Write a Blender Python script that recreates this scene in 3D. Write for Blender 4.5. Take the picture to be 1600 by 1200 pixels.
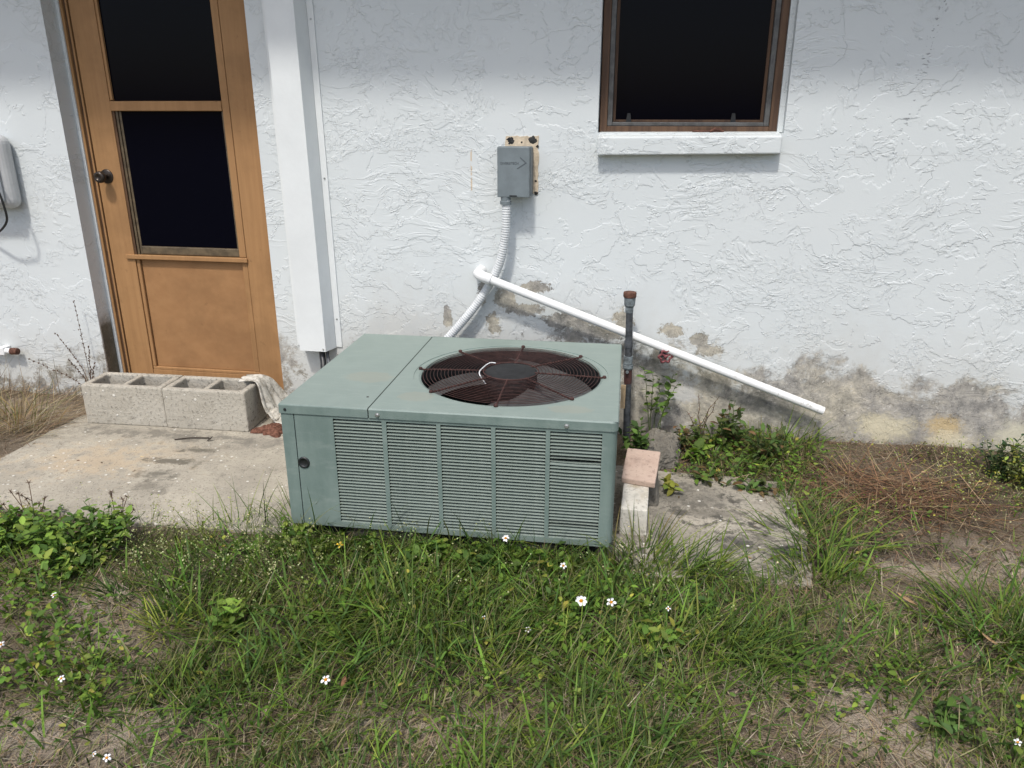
import bpy, bmesh, math, random
import numpy as np
from mathutils import Vector, Matrix
PI = math.pi
rng = np.random.default_rng(11)
random.seed(5)

# ------------------------------------------------------------------ scene, camera, light
for o in list(bpy.data.objects): bpy.data.objects.remove(o)
scene = bpy.context.scene
C = scene.collection
CAM_F, CAM_P, CAM_Y, CAM_R, CAM_D, CAM_H = 1192.65, 0.33661, -0.16769, -0.00154, 3.3052, 1.3599
def cam_axes():
    cy, sy = math.cos(CAM_Y), math.sin(CAM_Y)
    f = np.array([sy*math.cos(CAM_P), cy*math.cos(CAM_P), -math.sin(CAM_P)])
    r = np.array([cy, -sy, 0]); d = np.cross(f, r)
    cr, sr = math.cos(CAM_R), math.sin(CAM_R)
    return np.array([cr*r+sr*d, -sr*r+cr*d, f])
CM = cam_axes(); CP = np.array([0, -CAM_D, CAM_H])
cam = bpy.data.cameras.new('camera'); camo = bpy.data.objects.new('camera', cam); C.objects.link(camo)
cam.sensor_width = 36; cam.lens = 36*CAM_F/1600; cam.clip_start = .05; cam.clip_end = 500
camo.matrix_world = Matrix(((CM[0][0], -CM[1][0], -CM[2][0], 0), (CM[0][1], -CM[1][1], -CM[2][1], -CAM_D),
                            (CM[0][2], -CM[1][2], -CM[2][2], CAM_H), (0, 0, 0, 1)))
scene.camera = camo
scene.render.resolution_x = 1024; scene.render.resolution_y = 768

SUN_EL = math.radians(59); SUN_DX = -0.13          # the sun stands high in front of the wall, slightly to the left
w = bpy.data.worlds.new('World'); scene.world = w; w.use_nodes = True
nt = w.node_tree; bg = nt.nodes['Background']
sky = nt.nodes.new('ShaderNodeTexSky'); sky.sky_type = 'NISHITA'; sky.sun_disc = False
sky.sun_elevation = SUN_EL
sky.air_density = 1.0; sky.dust_density = 3.0; sky.ozone_density = 1.0
nt.links.new(sky.outputs[0], bg.inputs[0]); bg.inputs[1].default_value = 0.15
sd = Vector((SUN_DX, -1, 0)).normalized()*math.cos(SUN_EL) + Vector((0, 0, math.sin(SUN_EL)))   # towards the sun
sky.sun_rotation = math.atan2(sd.x, sd.y)
sun = bpy.data.lights.new('sun', 'SUN'); sun.energy = 2.25; sun.angle = math.radians(4.5); sun.color = (1, .965, .91)
suno = bpy.data.objects.new('sun', sun); C.objects.link(suno)
suno.rotation_euler = sd.to_track_quat('Z', 'Y').to_euler(); suno.location = (0, -4, 6)
scene.cycles.max_bounces = 6; scene.cycles.diffuse_bounces = 3; scene.cycles.glossy_bounces = 3; scene.cycles.transmission_bounces = 3
vs = scene.view_settings; vs.view_transform = 'Standard'; vs.look = 'None'; vs.exposure = 0.30; vs.gamma = 1; vs.use_curve_mapping = False

# ------------------------------------------------------------------ pixel -> place (photo pixels of the 1600 x 1200 picture)
def ray(x, y): return np.array([(x-800)/CAM_F, (y-600)/CAM_F, 1.0]) @ CM
def onwall(x, y, Y=0.0):
    v = ray(x, y); return CP + v*(Y-CP[1])/v[1]
def onground(x, y, z=0.0):
    v = ray(x, y); return CP + v*(z-CP[2])/v[2]
def topix(P):
    v = (np.asarray(P, float)-CP) @ CM.T
    return 800+CAM_F*v[..., 0]/v[..., 2], 600+CAM_F*v[..., 1]/v[..., 2]

# ------------------------------------------------------------------ materials
class NT:
    def __init__(s, name):
        s.m = bpy.data.materials.new(name); s.m.use_nodes = True; s.t = s.m.node_tree
        s.b = s.t.nodes['Principled BSDF']; s.out = s.t.nodes['Material Output']
    def n(s, typ, ins=None, **kw):
        nd = s.t.nodes.new('ShaderNode'+typ)
        for k, v in kw.items(): setattr(nd, k, v)
        for k, v in (ins or {}).items():
            s.set(nd.inputs[k], v)
        return nd
    def set(s, inp, v):
        if isinstance(v, bpy.types.NodeSocket): s.t.links.new(v, inp)
        elif isinstance(v, bpy.types.Node): s.t.links.new(v.outputs[0], inp)
        else:
            if inp.type == 'RGBA' and len(v) == 3: v = (*v, 1)
            inp.default_value = v
    def math(s, op, a, b=0.0, c=None):
        ins = {0: a, 1: b}
        if c is not None: ins[2] = c
        return s.n('Math', ins, operation=op).outputs[0]
    def obj(s): return s.n('TexCoord').outputs['Object']
    def noise(s, scale, detail=3, rough=.55, vec=None, dist=0.0, dim='3D'):
        ins = {'Scale': scale, 'Detail': detail, 'Roughness': rough, 'Distortion': dist}
        if vec is not None: ins['Vector'] = vec
        return s.n('TexNoise', ins, noise_dimensions=dim).outputs['Fac']
    def step(s, v, a, b, lo=0.0, hi=1.0):
        return s.n('MapRange', {'Value': v, 'From Min': a, 'From Max': b, 'To Min': lo, 'To Max': hi}, interpolation_type='SMOOTHSTEP').outputs[0]
    def mix(s, f, a, b, mode='MIX'):
        nd = s.n('Mix', data_type='RGBA', blend_type=mode)
        s.set(nd.inputs[0], f); s.set(nd.inputs[6], a); s.set(nd.inputs[7], b)
        return nd.outputs[2]
    def ramp(s, f, stops):
        nd = s.n('ValToRGB', {0: f}); e = nd.color_ramp.elements
        while len(e) < len(stops): e.new(.5)
        for el, (p, c) in zip(e, stops):
            el.position = p; el.color = (*c, 1) if len(c) == 3 else c
        return nd.outputs[0]
    def bump(s, h, dist, strength=1.0, normal=None):
        ins = {'Height': h, 'Distance': dist, 'Strength': strength}
        if normal is not None: ins['Normal'] = normal
        s.set(s.b.inputs['Normal'], s.n('Bump', ins).outputs[0])
    def fin(s, col=None, rough=None, spec=None, metal=None):
        for k, v in (('Base Color', col), ('Roughness', rough), ('Specular IOR Level', spec), ('Metallic', metal)):
            if v is not None: s.set(s.b.inputs[k], v)
        return s.m

def simple(name, col, rough=.6, spec=.5, var=.12, scale=12, metal=0.0, bump=0.0, bscale=200):
    t = NT(name); o = t.obj()
    a = t.noise(scale, 5, .65, o)
    c0 = tuple(max(0, x*(1-var)) for x in col); c1 = tuple(x*(1+var) for x in col)
    cc = t.mix(t.step(a, .3, .7), c0, c1)
    if bump: t.bump(t.noise(bscale, 3, .6, o), bump)
    return t.fin(cc, rough, spec, metal)

def ellipse(t, xyz, cx, cz, rx, rz, nz, amp=.5, soft=.18):
    """soft ellipse on the wall with a ragged outline"""
    x, y, z = xyz
    a = t.math('DIVIDE', t.math('SUBTRACT', x, cx), rx); b = t.math('DIVIDE', t.math('SUBTRACT', z, cz), rz)
    r = t.math('SQRT', t.math('ADD', t.math('MULTIPLY', a, a), t.math('MULTIPLY', b, b)))
    r = t.math('ADD', r, t.math('MULTIPLY', t.math('SUBTRACT', nz, .5), amp*4))
    return t.step(r, 1.0+soft*.3, 1.0-soft)

def stucco(name, stained=True):
    t = NT(name); o = t.obj()
    sep = t.n('SeparateXYZ', {0: o}); x, y, z = sep.outputs
    wn = t.n('TexNoise', {'Vector': o, 'Scale': 3.0, 'Detail': 2.0})
    wv = t.n('VectorMath', {0: wn.outputs['Color'], 1: (.5, .5, .5)}, operation='SUBTRACT')
    wv = t.n('VectorMath', {0: wv.outputs[0], 'Scale': .22}, operation='SCALE')
    v1 = t.n('VectorMath', {0: o, 1: wv.outputs[0]}, operation='ADD').outputs[0]
    v2 = t.n('Mapping', {'Vector': v1, 'Location': (7.3, 0, 2.1), 'Scale': (1.0, 1, 1.5)}).outputs[0]
    v3 = t.n('Mapping', {'Vector': o, 'Location': (1.7, 3, 9.1), 'Rotation': (0, .5, 0), 'Scale': (1.0, 1, 1.7)}).outputs[0]
    A = t.step(t.noise(2.7, 6, .60, v1), .50, .522)
    B = t.step(t.noise(4.4, 6, .64, v2), .565, .585)
    n3 = t.noise(3.4, 5, .58, v3, .5)
    rid = t.step(t.math('ABSOLUTE', t.math('SUBTRACT', n3, .5)), .0065, .0)
    region = t.noise(1.5, 3, .55, v2)
    rid = t.math('MULTIPLY', rid, t.step(region, .40, .56))
    cm = t.step(t.noise(2.6, 3, .6, v3), .525, .60)
    crumb = t.math('MULTIPLY', t.step(t.noise(40, 4, .66, v1), .51, .56), cm)
    v4 = t.n('Mapping', {'Vector': v1, 'Rotation': (0, -.35, 0), 'Scale': (7, 1, 46)}).outputs[0]
    drag = t.math('MULTIPLY', t.step(t.noise(1.0, 3, .6, v4), .50, .58), t.step(region, .55, .62))
    h = t.math('MULTIPLY', A, .5)
    h = t.math('MULTIPLY_ADD', B, .5, h); h = t.math('MULTIPLY_ADD', rid, .55, h)
    h = t.math('MULTIPLY_ADD', crumb, .38, h); h = t.math('MULTIPLY_ADD', drag, .35, h)
    h = t.math('MULTIPLY_ADD', t.noise(16, 3, .6, o), .16, h); h = t.math('MULTIPLY_ADD', t.noise(170, 2, .6, o), .10, h)
    paint = t.mix(t.noise(1.3, 4, .6, o), (.585, .625, .632), (.655, .685, .682))
    col = paint; rough = .62
    if stained:
        n1 = t.noise(6, 6, .72, v1); n2 = t.noise(13, 6, .78, o); n4 = t.noise(48, 4, .7, o); n5 = t.noise(2.3, 4, .6, v2); n12 = t.math('MULTIPLY_ADD', n1, .3, t.math('MULTIPLY_ADD', n2, .4, t.math('MULTIPLY', n4, .3)))
        # height up to which the paint has gone, along the wall
        xr = t.n('MapRange', {'Value': x, 'From Min': -4.0, 'From Max': 4.0}).outputs[0]
        pts = [(-4, .20), (-2.75, .18), (-2.55, .24), (-1.74, .36), (-1.5, .27), (-1.15, .50), (-.75, .46), (-.2, .48), (.1, .36), (.35, .33), (.6, .28), (.75, .36), (.95, .37), (1.1, .27), (1.45, .31), (1.62, .24), (1.9, .20), (4, .17)]
        edge = t.ramp(xr, [((a+4)/8, (b, b, b)) for a, b in pts])
        edge = t.n('RGBToBW', {0: edge}).outputs[0]
        e = t.math('ADD', t.math('SUBTRACT', edge, z), t.math('MULTIPLY', t.math('SUBTRACT', n1, .5), .62))
        e = t.math('ADD', e, t.math('MULTIPLY', t.math('SUBTRACT', n4, .5), .16))
        bare = t.step(e, -.045, .055)
        # much of the paint is still there behind the unit and near the door: flaky
        keepx = t.n('RGBToBW', {0: t.ramp(xr, [((a+4)/8, (b, b, b)) for a, b in [(-4, .5), (-2.6, .5), (-1.8, .45), (-1.2, .62), (-.2, .56), (.05, .38), (.5, .40), (.65, .36), (4, .36)]])}).outputs[0]
        keep = t.step(t.math('SUBTRACT', t.math('ADD', t.math('MULTIPLY', n2, .6), t.math('MULTIPLY', n5, .4)), t.math('SUBTRACT', 1.0, keepx)), -.02, .03)
        bare = t.math('MULTIPLY', bare, t.math('SUBTRACT', 1.0, t.math('MULTIPLY', keep, .85)))
        for (cx, cz, rx, rz) in [(-.475, .645, .075, .028), (-.59, .585, .05, .055), (-.50, .545, .08, .028), (-.64, .47, .03, .06), (-.69, .62, .02, .06), (.15, .475, .06, .032), (.27, .435, .05, .03), (.32, .40, .06, .03), (-.06, .52, .05, .05),
                                 (-.30, .50, .10, .04), (-.2, .455, .13, .035), (-.86, .49, .02, .05), (-.28, .42, .05, .06)]:
            bare = t.math('MAXIMUM', bare, ellipse(t, (x, y, z), cx, cz, rx*1.05, rz*1.05, n12, 1.6))
        gray = t.ramp(n2, [(.28, (.12, .117, .105)), (.41, (.27, .26, .235)), (.50, (.38, .362, .322)), (.58, (.48, .45, .385)), (.68, (.64, .62, .57))])
        big = t.mix(t.step(n5, .4, .62), (.86, .86, .88), (1.08, 1.05, .97))
        gray = t.mix(1.0, gray, big, 'MULTIPLY')
        gray = t.mix(t.step(n4, .60, .68), gray, (.60, .58, .53))
        # darker in a band below the slanting pipe and low down
        lowd = t.step(t.math('ADD', z, t.math('MULTIPLY', t.math('SUBTRACT', n1, .5), .45)), .10, -.02)
        gray = t.mix(t.math('MULTIPLY', lowd, .45), gray, (.16, .145, .12))
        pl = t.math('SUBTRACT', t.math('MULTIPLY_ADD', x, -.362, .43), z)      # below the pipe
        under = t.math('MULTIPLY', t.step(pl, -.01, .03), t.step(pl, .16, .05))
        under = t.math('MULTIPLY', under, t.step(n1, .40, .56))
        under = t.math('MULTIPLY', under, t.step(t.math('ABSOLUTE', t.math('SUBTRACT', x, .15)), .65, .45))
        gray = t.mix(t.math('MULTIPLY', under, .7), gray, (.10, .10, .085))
        for (cx, cz, rx, rz, c) in [(1.08, .085, .105, .06, (.66, .60, .42)), (1.335, .10, .075, .055, (.58, .43, .21)), (1.37, .04, .10, .05, (.66, .60, .44)), (1.30, .32, .045, .035, (.50, .42, .30)), (1.62, .07, .10, .07, (.62, .59, .45)), (.22, .19, .07, .05, (.62, .62, .60))]:
            gray = t.mix(t.math('MULTIPLY', ellipse(t, (x, y, z), cx, cz, rx*1.15, rz*1.15, n12, 1.3, .6), .7), gray, c)
        # mossy jamb beside the door
        jam = t.math('MULTIPLY', t.step(y, .004, .012), t.step(t.math('ADD', z, t.math('MULTIPLY', n1, .25)), .56, .46))
        bare = t.math('MAXIMUM', bare, t.math('MULTIPLY', jam, t.step(x, -2.2, -2.4)))
        gray = t.mix(t.math('MULTIPLY', jam, .8), gray, (.09, .08, .05))
        hair = t.step(t.math('ABSOLUTE', t.math('SUBTRACT', t.noise(9, 5, .6, o, .5), .5)), .004, .001)
        gray = t.mix(t.math('MULTIPLY', hair, .7), gray, (.06, .055, .05))
        dirt = t.math('MULTIPLY', t.step(t.math('ADD', t.math('SUBTRACT', edge, z), t.math('MULTIPLY', t.math('SUBTRACT', n2, .5), .5)), -.32, .12), .42)
        paint2 = t.mix(dirt, paint, (.47, .455, .41))
        # grime specks in the hollows of the relief, and a spatter running down the right part
        sp = t.step(t.noise(105, 3, .6, o), .66, .70)
        spm = t.step(t.math('ADD', t.math('SUBTRACT', edge, z), t.math('MULTIPLY', n1, .6)), .05, .45)
        paint2 = t.mix(t.math('MULTIPLY', t.math('MULTIPLY', sp, spm), .7), paint2, (.12, .115, .10))
        ln = t.math('ABSOLUTE', t.math('SUBTRACT', x, t.math('MULTIPLY_ADD', z, .16, .755)))
        st = t.math('MULTIPLY', t.step(t.math('ADD', ln, t.math('MULTIPLY', t.noise(30, 2, .5, o), .03)), .04, .02), t.step(t.noise(58, 2, .5, v2), .60, .64))
        st = t.math('MULTIPLY', st, t.step(z, 1.10, 1.3))
        paint2 = t.mix(t.math('MULTIPLY', st, .65), paint2, (.15, .16, .17))
        # tan gouge left of the box and faint mortar joint showing through
        gx = t.step(t.math('ABSOLUTE', t.math('SUBTRACT', x, t.math('MULTIPLY_ADD', t.noise(14, 2, .5, o), .006, -.740))), .0045, .002)
        gz = t.math('MULTIPLY', t.step(t.math('ABSOLUTE', t.math('SUBTRACT', z, 1.15)), .095, .085), t.step(t.noise(22, 2, .5, o), .46, .52))
        paint2 = t.mix(t.math('MULTIPLY', t.math('MULTIPLY', gx, gz), .8), paint2, (.55, .42, .28))
        jt = t.step(t.math('ABSOLUTE', t.math('SUBTRACT', z, t.math('MULTIPLY_ADD', t.noise(3, 3, .5, o), .012, 1.215))), .0018, .0006)
        jt = t.math('MULTIPLY', jt, t.step(t.noise(5, 2, .5, v3), .45, .55))
        paint2 = t.mix(t.math('MULTIPLY', jt, .35), paint2, (.35, .35, .34))
        col = t.mix(bare, paint2, gray)
        rough = t.math('MULTIPLY_ADD', bare, .28, .6)
        h = t.math('MULTIPLY', h, t.math('SUBTRACT', 1.0, t.math('MULTIPLY', bare, .45)))
        h = t.math('SUBTRACT', h, t.math('MULTIPLY', bare, .55))
        h = t.math('MULTIPLY_ADD', t.math('MULTIPLY', n4, bare), .9, h)
    t.bump(h, .0044, .68)
    return t.fin(col, rough, .35)

def concrete(name, c0, c1, dark=(.1, .095, .08), bd=.003, aggregate=True, stains=(), fleck=0.0, algae=0.0, pits=.45):
    t = NT(name); o = t.obj(); n1 = t.noise(3.2, 7, .7, o); n2 = t.noise(60, 4, .7, o); n3 = t.noise(14, 6, .7, o)
    c = t.mix(t.step(n1, .32, .68), c0, c1)
    c = t.mix(t.math('MULTIPLY', t.step(n3, .52, .72), .5), c, tuple(x*.55 for x in c0))
    c = t.mix(t.math('MULTIPLY', t.step(n2, .54, .66), pits), c, tuple(x*.42 for x in c0))
    if algae: c = t.mix(t.math('MULTIPLY', t.math('MULTIPLY', t.step(n3, .46, .58), t.step(n1, .42, .58)), algae), c, dark)
    h = n2
    sep = t.n('SeparateXYZ', {0: o}); x, y, z = sep.outputs
    for (cx, cy, rx, ry, cc, k) in stains:
        c = t.mix(t.math('MULTIPLY', ellipse(t, (x, z, y), cx, cy, rx*1.2, ry*1.2, n3, 1.5, .9), k), c, cc)
    if aggregate:
        vo = t.n('TexVoronoi', {'Vector': o, 'Scale': 44.0, 'Randomness': 1.0})
        psep = t.n('SeparateColor', {0: vo.outputs['Color']}); pick = psep.outputs[0]
        peb = t.math('MULTIPLY', t.step(t.math('SUBTRACT', vo.outputs['Distance'], t.math('MULTIPLY_ADD', psep.outputs[1], .30, -.02)), .06, -.04), t.step(t.math('ADD', t.math('MULTIPLY_ADD', t.math('SUBTRACT', n1, .5), .9, pick), t.math('MULTIPLY', y, fleck)), .74, .80))
        c = t.mix(t.math('MULTIPLY', peb, .8), c, (.72, .70, .63))
        vo2 = t.n('TexVoronoi', {'Vector': o, 'Scale': 150.0})
        pk2 = t.n('SeparateColor', {0: vo2.outputs['Color']}).outputs[0]
        c = t.mix(t.math('MULTIPLY', t.math('MULTIPLY', t.step(vo2.outputs['Distance'], .4, .25), t.step(pk2, .86, .9)), .7), c, dark)
        h = t.math('MULTIPLY_ADD', peb, .5, n2)
    t.bump(h, bd)
    return t.fin(c, .9, .25)

M = {}
M['stucco'] = stucco('stucco_wall')
M['stucco_trim'] = stucco('stucco_trim', False)
M['white_metal'] = simple('painted_white_metal', (.70, .725, .72), .4, .5, .05, 3, bump=.0006, bscale=60)
M['soffit'] = simple('soffit_paint', (.80, .81, .80), .6, .4, .05)

def ac_paint():
    t = NT('faded_green_enamel'); o = t.obj()
    st = t.n('Mapping', {'Vector': o, 'Scale': (2.2, 2.2, .8)}).outputs[0]
    n1 = t.noise(5, 6, .65, st); n2 = t.noise(28, 5, .7, o); n3 = t.noise(2.0, 3, .5, o)
    sc = t.n('Mapping', {'Vector': o, 'Rotation': (.3, .5, .35), 'Scale': (3, 26, 12)}).outputs[0]
    n4 = t.noise(2.2, 5, .7, sc)
    c = t.mix(t.step(n1, .3, .7), (.138, .190, .172), (.190, .245, .222))
    c = t.mix(t.math('MULTIPLY', t.step(n4, .5, .75), .35), c, (.30, .345, .315))
    c = t.mix(t.math('MULTIPLY', t.step(n2, .58, .74), .30), c, (.115, .15, .13))
    sep = t.n('SeparateXYZ', {0: o}); x, y, z = sep.outputs
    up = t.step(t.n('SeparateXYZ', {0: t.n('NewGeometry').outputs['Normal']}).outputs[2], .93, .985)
    c = t.mix(t.math('MULTIPLY', up, .45), c, (.285, .335, .298))             # paler on upward-facing surfaces
    for (cx, cy, rx, ry) in [(.42, .13, .06, .05), (.93, .085, .075, .035), (.2, .3, .09, .06)]:
        c = t.mix(t.math('MULTIPLY', t.math('MULTIPLY', ellipse(t, (x, z, y), cx, cy, rx, ry, n2, .3), up), .28), c, (.30, .27, .20))
    low = t.step(t.math('ADD', z, t.math('MULTIPLY', n1, .12)), .17, .06)
    c = t.mix(t.math('MULTIPLY', low, .25), c, (.20, .20, .15))
    t.bump(t.noise(160, 2, .5, o), .0004)
    return t.fin(c, t.math('MULTIPLY_ADD', n1, .25, .38), .4)
M['green'] = ac_paint()
M['seam'] = simple('dark_gap', (.012, .014, .014), .8, .2)
M['coil_shade'] = simple('coil_gap_shade', (.012, .013, .014), .7, .3, .3, 60)  # near-black colour carries the shade between the louvres
M['inner'] = simple('inner_metal', (.46, .41, .36), .6, .4, .3, 20)
M['blade'] = simple('fan_blade_metal', (.075, .074, .073), .55, .4, .3, 8)
M['rust'] = simple('rusty_wire', (.055, .026, .022), .75, .3, .45, 60)
M['rustcap'] = simple('rusted_iron', (.11, .052, .036), .85, .25, .45, 60, bump=.002, bscale=120)
M['black'] = simple('black_plastic', (.016, .017, .018), .42, .5, .2)
M['motor'] = simple('motor_cap', (.020, .021, .022), .75, .3, .25)
M['screw'] = simple('zinc_screw', (.45, .46, .45), .35, .5, .2, metal=.8)
M['wire'] = simple('white_wire', (.75, .76, .76), .5)

def door_paint(name, c0, c1, grain=True):
    t = NT(name); o = t.obj()
    mp = t.n('Mapping', {'Vector': o, 'Scale': (55, 55, 2.2) if grain else (14, 14, 20)}).outputs[0]
    g = t.noise(1.0, 4, .6, mp); n1 = t.noise(4, 5, .65, o); n2 = t.noise(26, 5, .7, o)
    c = t.mix(t.step(g, .35, .66), c0, c1)
    c = t.mix(t.math('MULTIPLY', t.step(n1, .46, .68), .38), c, tuple(x*.62 for x in c0))
    c = t.mix(t.math('MULTIPLY', t.step(n2, .62, .72), .35), c, tuple(x*.5 for x in c0))
    t.bump(t.math('ADD', g, t.math('MULTIPLY', n2, .3)), .0009)
    return t.fin(c, .62, .35)
M['door'] = door_paint('ochre_door_paint', (.335, .182, .077), (.375, .207, .089))
M['door_panel'] = door_paint('ochre_panel_paint', (.318, .167, .071), (.348, .187, .081), False)
M['door_dark'] = simple('brown_weatherstrip', (.10, .055, .03), .7, .3, .3)
M['bronze'] = simple('bronze_aluminium', (.105, .078, .045), .5, .5, .35, 25)
M['wood'] = door_paint('weathered_brown_wood', (.075, .042, .026), (.13, .074, .042))
M['alu'] = simple('grey_aluminium', (.088, .088, .085), .5, .5, .35, 30)
M['knob'] = simple('aged_bronze', (.045, .035, .028), .35, .6, .35, 40, metal=.6)
def glass(name, sp):
    t = NT(name); o = t.obj(); n = t.noise(55, 4, .7, o); n2 = t.noise(4, 4, .6, o)
    dust = t.math('MULTIPLY', t.step(n, .72, .76), t.step(n2, .5, .62))
    c = t.mix(t.math('MULTIPLY', dust, .35), (.0016, .0019, .0050), (.12, .12, .12))
    return t.fin(c, t.math('MULTIPLY_ADD', n2, .04, .02), sp)
M['glass'] = glass('dark_door_glass', .07)
M['screen'] = glass('dark_window_screen', .07)
M['grey_pvc'] = simple('grey_plastic_box', (.165, .195, .208), .5, .4, .1, 14)
M['grey_mark'] = simple('grey_plastic_relief', (.095, .112, .122), .5, .4, .1, 14)
M['conduit'] = simple('light_grey_conduit', (.60, .62, .625), .5, .4, .08, 20)
M['pvc'] = simple('white_pvc', (.76, .765, .755), .35, .5, .04, 8)
def pvc_dirty():
    t = NT('soiled_white_pvc'); o = t.obj(); x = t.n('SeparateXYZ', {0: o}).outputs[0]
    n = t.noise(60, 5, .7, o); k = t.math('MULTIPLY', t.step(n, .54, .66), t.step(x, .1, .75))
    c = t.mix(t.math('MULTIPLY', k, .6), (.77, .775, .765), (.36, .34, .28))
    return t.fin(c, .4, .5)
M['pvc'] = pvc_dirty()
M['tan'] = simple('bare_tan_patch', (.56, .47, .35), .9, .2, .2, 40, bump=.002, bscale=90)
M['mastic'] = simple('black_mastic', (.03, .03, .03), .8, .3, .5, 70, bump=.004, bscale=160)
M['iron'] = simple('weathered_pipe', (.055, .06, .066), .55, .5, .6, 35, bump=.001, bscale=80)
M['galv'] = simple('corroded_coupling', (.15, .175, .185), .6, .5, .5, 45, bump=.001, bscale=80)
M['maroon'] = simple('maroon_pipe', (.07, .03, .027), .6, .4, .3, 30)
M['lath'] = simple('bare_wood_lath', (.42, .31, .19), .8, .3, .2, 30)
M['valve'] = simple('faded_red_handwheel', (.20, .065, .07), .7, .3, .4, 90)
M['meter'] = simple('grey_white_casing', (.46, .47, .47), .45, .5, .08)
M['meter_face'] = simple('pale_cover', (.60, .63, .65), .3, .5, .08)
M['block'] = concrete('concrete_block', (.385, .355, .295), (.475, .445, .38), (.13, .125, .11), .005, True, pits=.75)
M['slab'] = concrete('weathered_slab', (.315, .288, .235), (.44, .402, .325), (.07, .065, .055), .004, True,
                     [(-2.2, -.72, .24, .14, (.47, .37, .25), .6), (-1.93, -.60, .16, .10, (.46, .38, .27), .4), (-1.83, -.56, .09, .022, (.13, .12, .095), .9), (-1.87, -.68, .10, .03, (.13, .12, .095), .9), (-1.86, -.80, .07, .05, (.14, .13, .105), .85), (-1.83, -.92, .06, .06, (.17, .155, .125), .7), (-2.1, -.42, .45, .045, (.17, .157, .13), .8), (-1.6, -.44, .25, .07, (.2, .185, .155), .6), (-1.2, -.8, .05, .35, (.22, .2, .165), .6)], fleck=-.16)
M['slab2'] = concrete('mossy_slab', (.27, .245, .20), (.43, .395, .325), (.06, .057, .048), .004, True,
                      [(.2, -.62, .16, .09, (.10, .094, .08), .8), (.38, -.95, .07, .05, (.06, .058, .055), .9), (.55, -.98, .07, .05, (.05, .05, .046), .9), (.3, -.75, .1, .03, (.12, .11, .09), .7), (.12, -.85, .04, .12, (.14, .13, .11), .7), (.5, -.8, .03, .03, (.07, .07, .06), .7)], fleck=-.12, algae=.9, pits=.8)
M['pinkbrick'] = concrete('pink_brick', (.42, .305, .245), (.50, .385, .315), (.3, .2, .15), .003, False)
M['whiteblock'] = concrete('whitewashed_block', (.50, .475, .415), (.66, .63, .56), (.3, .27, .2), .003, True, [(.03, -.76, .03, .05, (.34, .29, .20), .8), (.055, -.84, .02, .05, (.42, .37, .28), .6)])
M['rock'] = concrete('grey_rock', (.115, .105, .088), (.20, .185, .155), (.05, .05, .045), .008, False)
def cloth_mat():
    t = NT('grubby_towel'); o = t.obj(); n = t.noise(36, 5, .7, o); n2 = t.noise(260, 2, .6, o)
    c = t.mix(t.step(n, .40, .66), (.60, .575, .51), (.31, .285, .235)); t.bump(n2, .003)
    return t.fin(c, .95, .1)
M['towel'] = cloth_mat()
M['brownrag'] = simple('brown_rag', (.155, .075, .052), .95, .1, .45, 70, bump=.006, bscale=150)
M['stick'] = simple('dark_twig', (.05, .04, .032), .9, .2, .4, 40)
M['deadleaf'] = simple('dead_leaf', (.20, .10, .055), .8, .3, .35, 60)
M['tanleaf'] = simple('tan_leaf', (.50, .32, .16), .7, .3, .25, 60)
M['petal'] = simple('white_petal', (.80, .80, .80), .6, .2, .03)
M['yellow'] = simple('yellow_petal', (.62, .42, .04), .6, .2, .1)
M['disc'] = simple('orange_flower_disc', (.50, .21, .015), .8, .2, .3, 300)
M['stem'] = simple('green_stem', (.07, .10, .03), .7, .3, .3, 60)
M['brownstem'] = simple('brown_stem', (.10, .062, .04), .8, .2, .3, 60)

def foliage_mat(name, trans=.3, rough=.6, spec=.18):
    t = NT(name); a = t.n('Attribute', attribute_name='Col').outputs['Color']
    t.fin(a, rough, spec)
    tr = t.n('BsdfTranslucent', {0: t.mix(1.0, a, (1.2, 1.2, .45), 'MULTIPLY')})
    mx = t.n('MixShader', {0: trans, 1: t.b.outputs[0], 2: tr.outputs[0]})
    t.t.links.new(mx.outputs[0], t.out.inputs[0])
    return t.m
M['leaf'] = foliage_mat('leaf_green')
M['straw'] = foliage_mat('dry_straw', .15, .7, .25)

def soil_mat():
    t = NT('sandy_soil'); o = t.obj(); a = t.n('SeparateColor', {0: t.n('Attribute', attribute_name='Col').outputs['Color']})
    sand, dark = a.outputs[0], a.outputs[1]
    n1 = t.noise(5, 7, .7, o); n2 = t.noise(45, 5, .7, o); n3 = t.noise(190, 3, .6, o)
    c = t.mix(t.step(n1, .3, .7), (.115, .090, .062), (.20, .16, .115))
    c = t.mix(t.math('MULTIPLY', sand, t.step(n2, .3, .6, .45, 1.0)), c, (.40, .335, .265))
    c = t.mix(t.math('MULTIPLY', dark, t.step(n1, .3, .62, .4, 1.0)), c, (.055, .040, .030))
    c = t.mix(t.math('MULTIPLY', t.step(n3, .56, .70), .5), c, (.045, .036, .026))
    c = t.mix(t.math('MULTIPLY', t.step(n3, .44, .34), .35), c, (.45, .40, .33))
    t.bump(t.math('ADD', n2, t.math('MULTIPLY', n3, .5)), .012)
    return t.fin(c, .95, .15)
M['soil'] = soil_mat()

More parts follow.
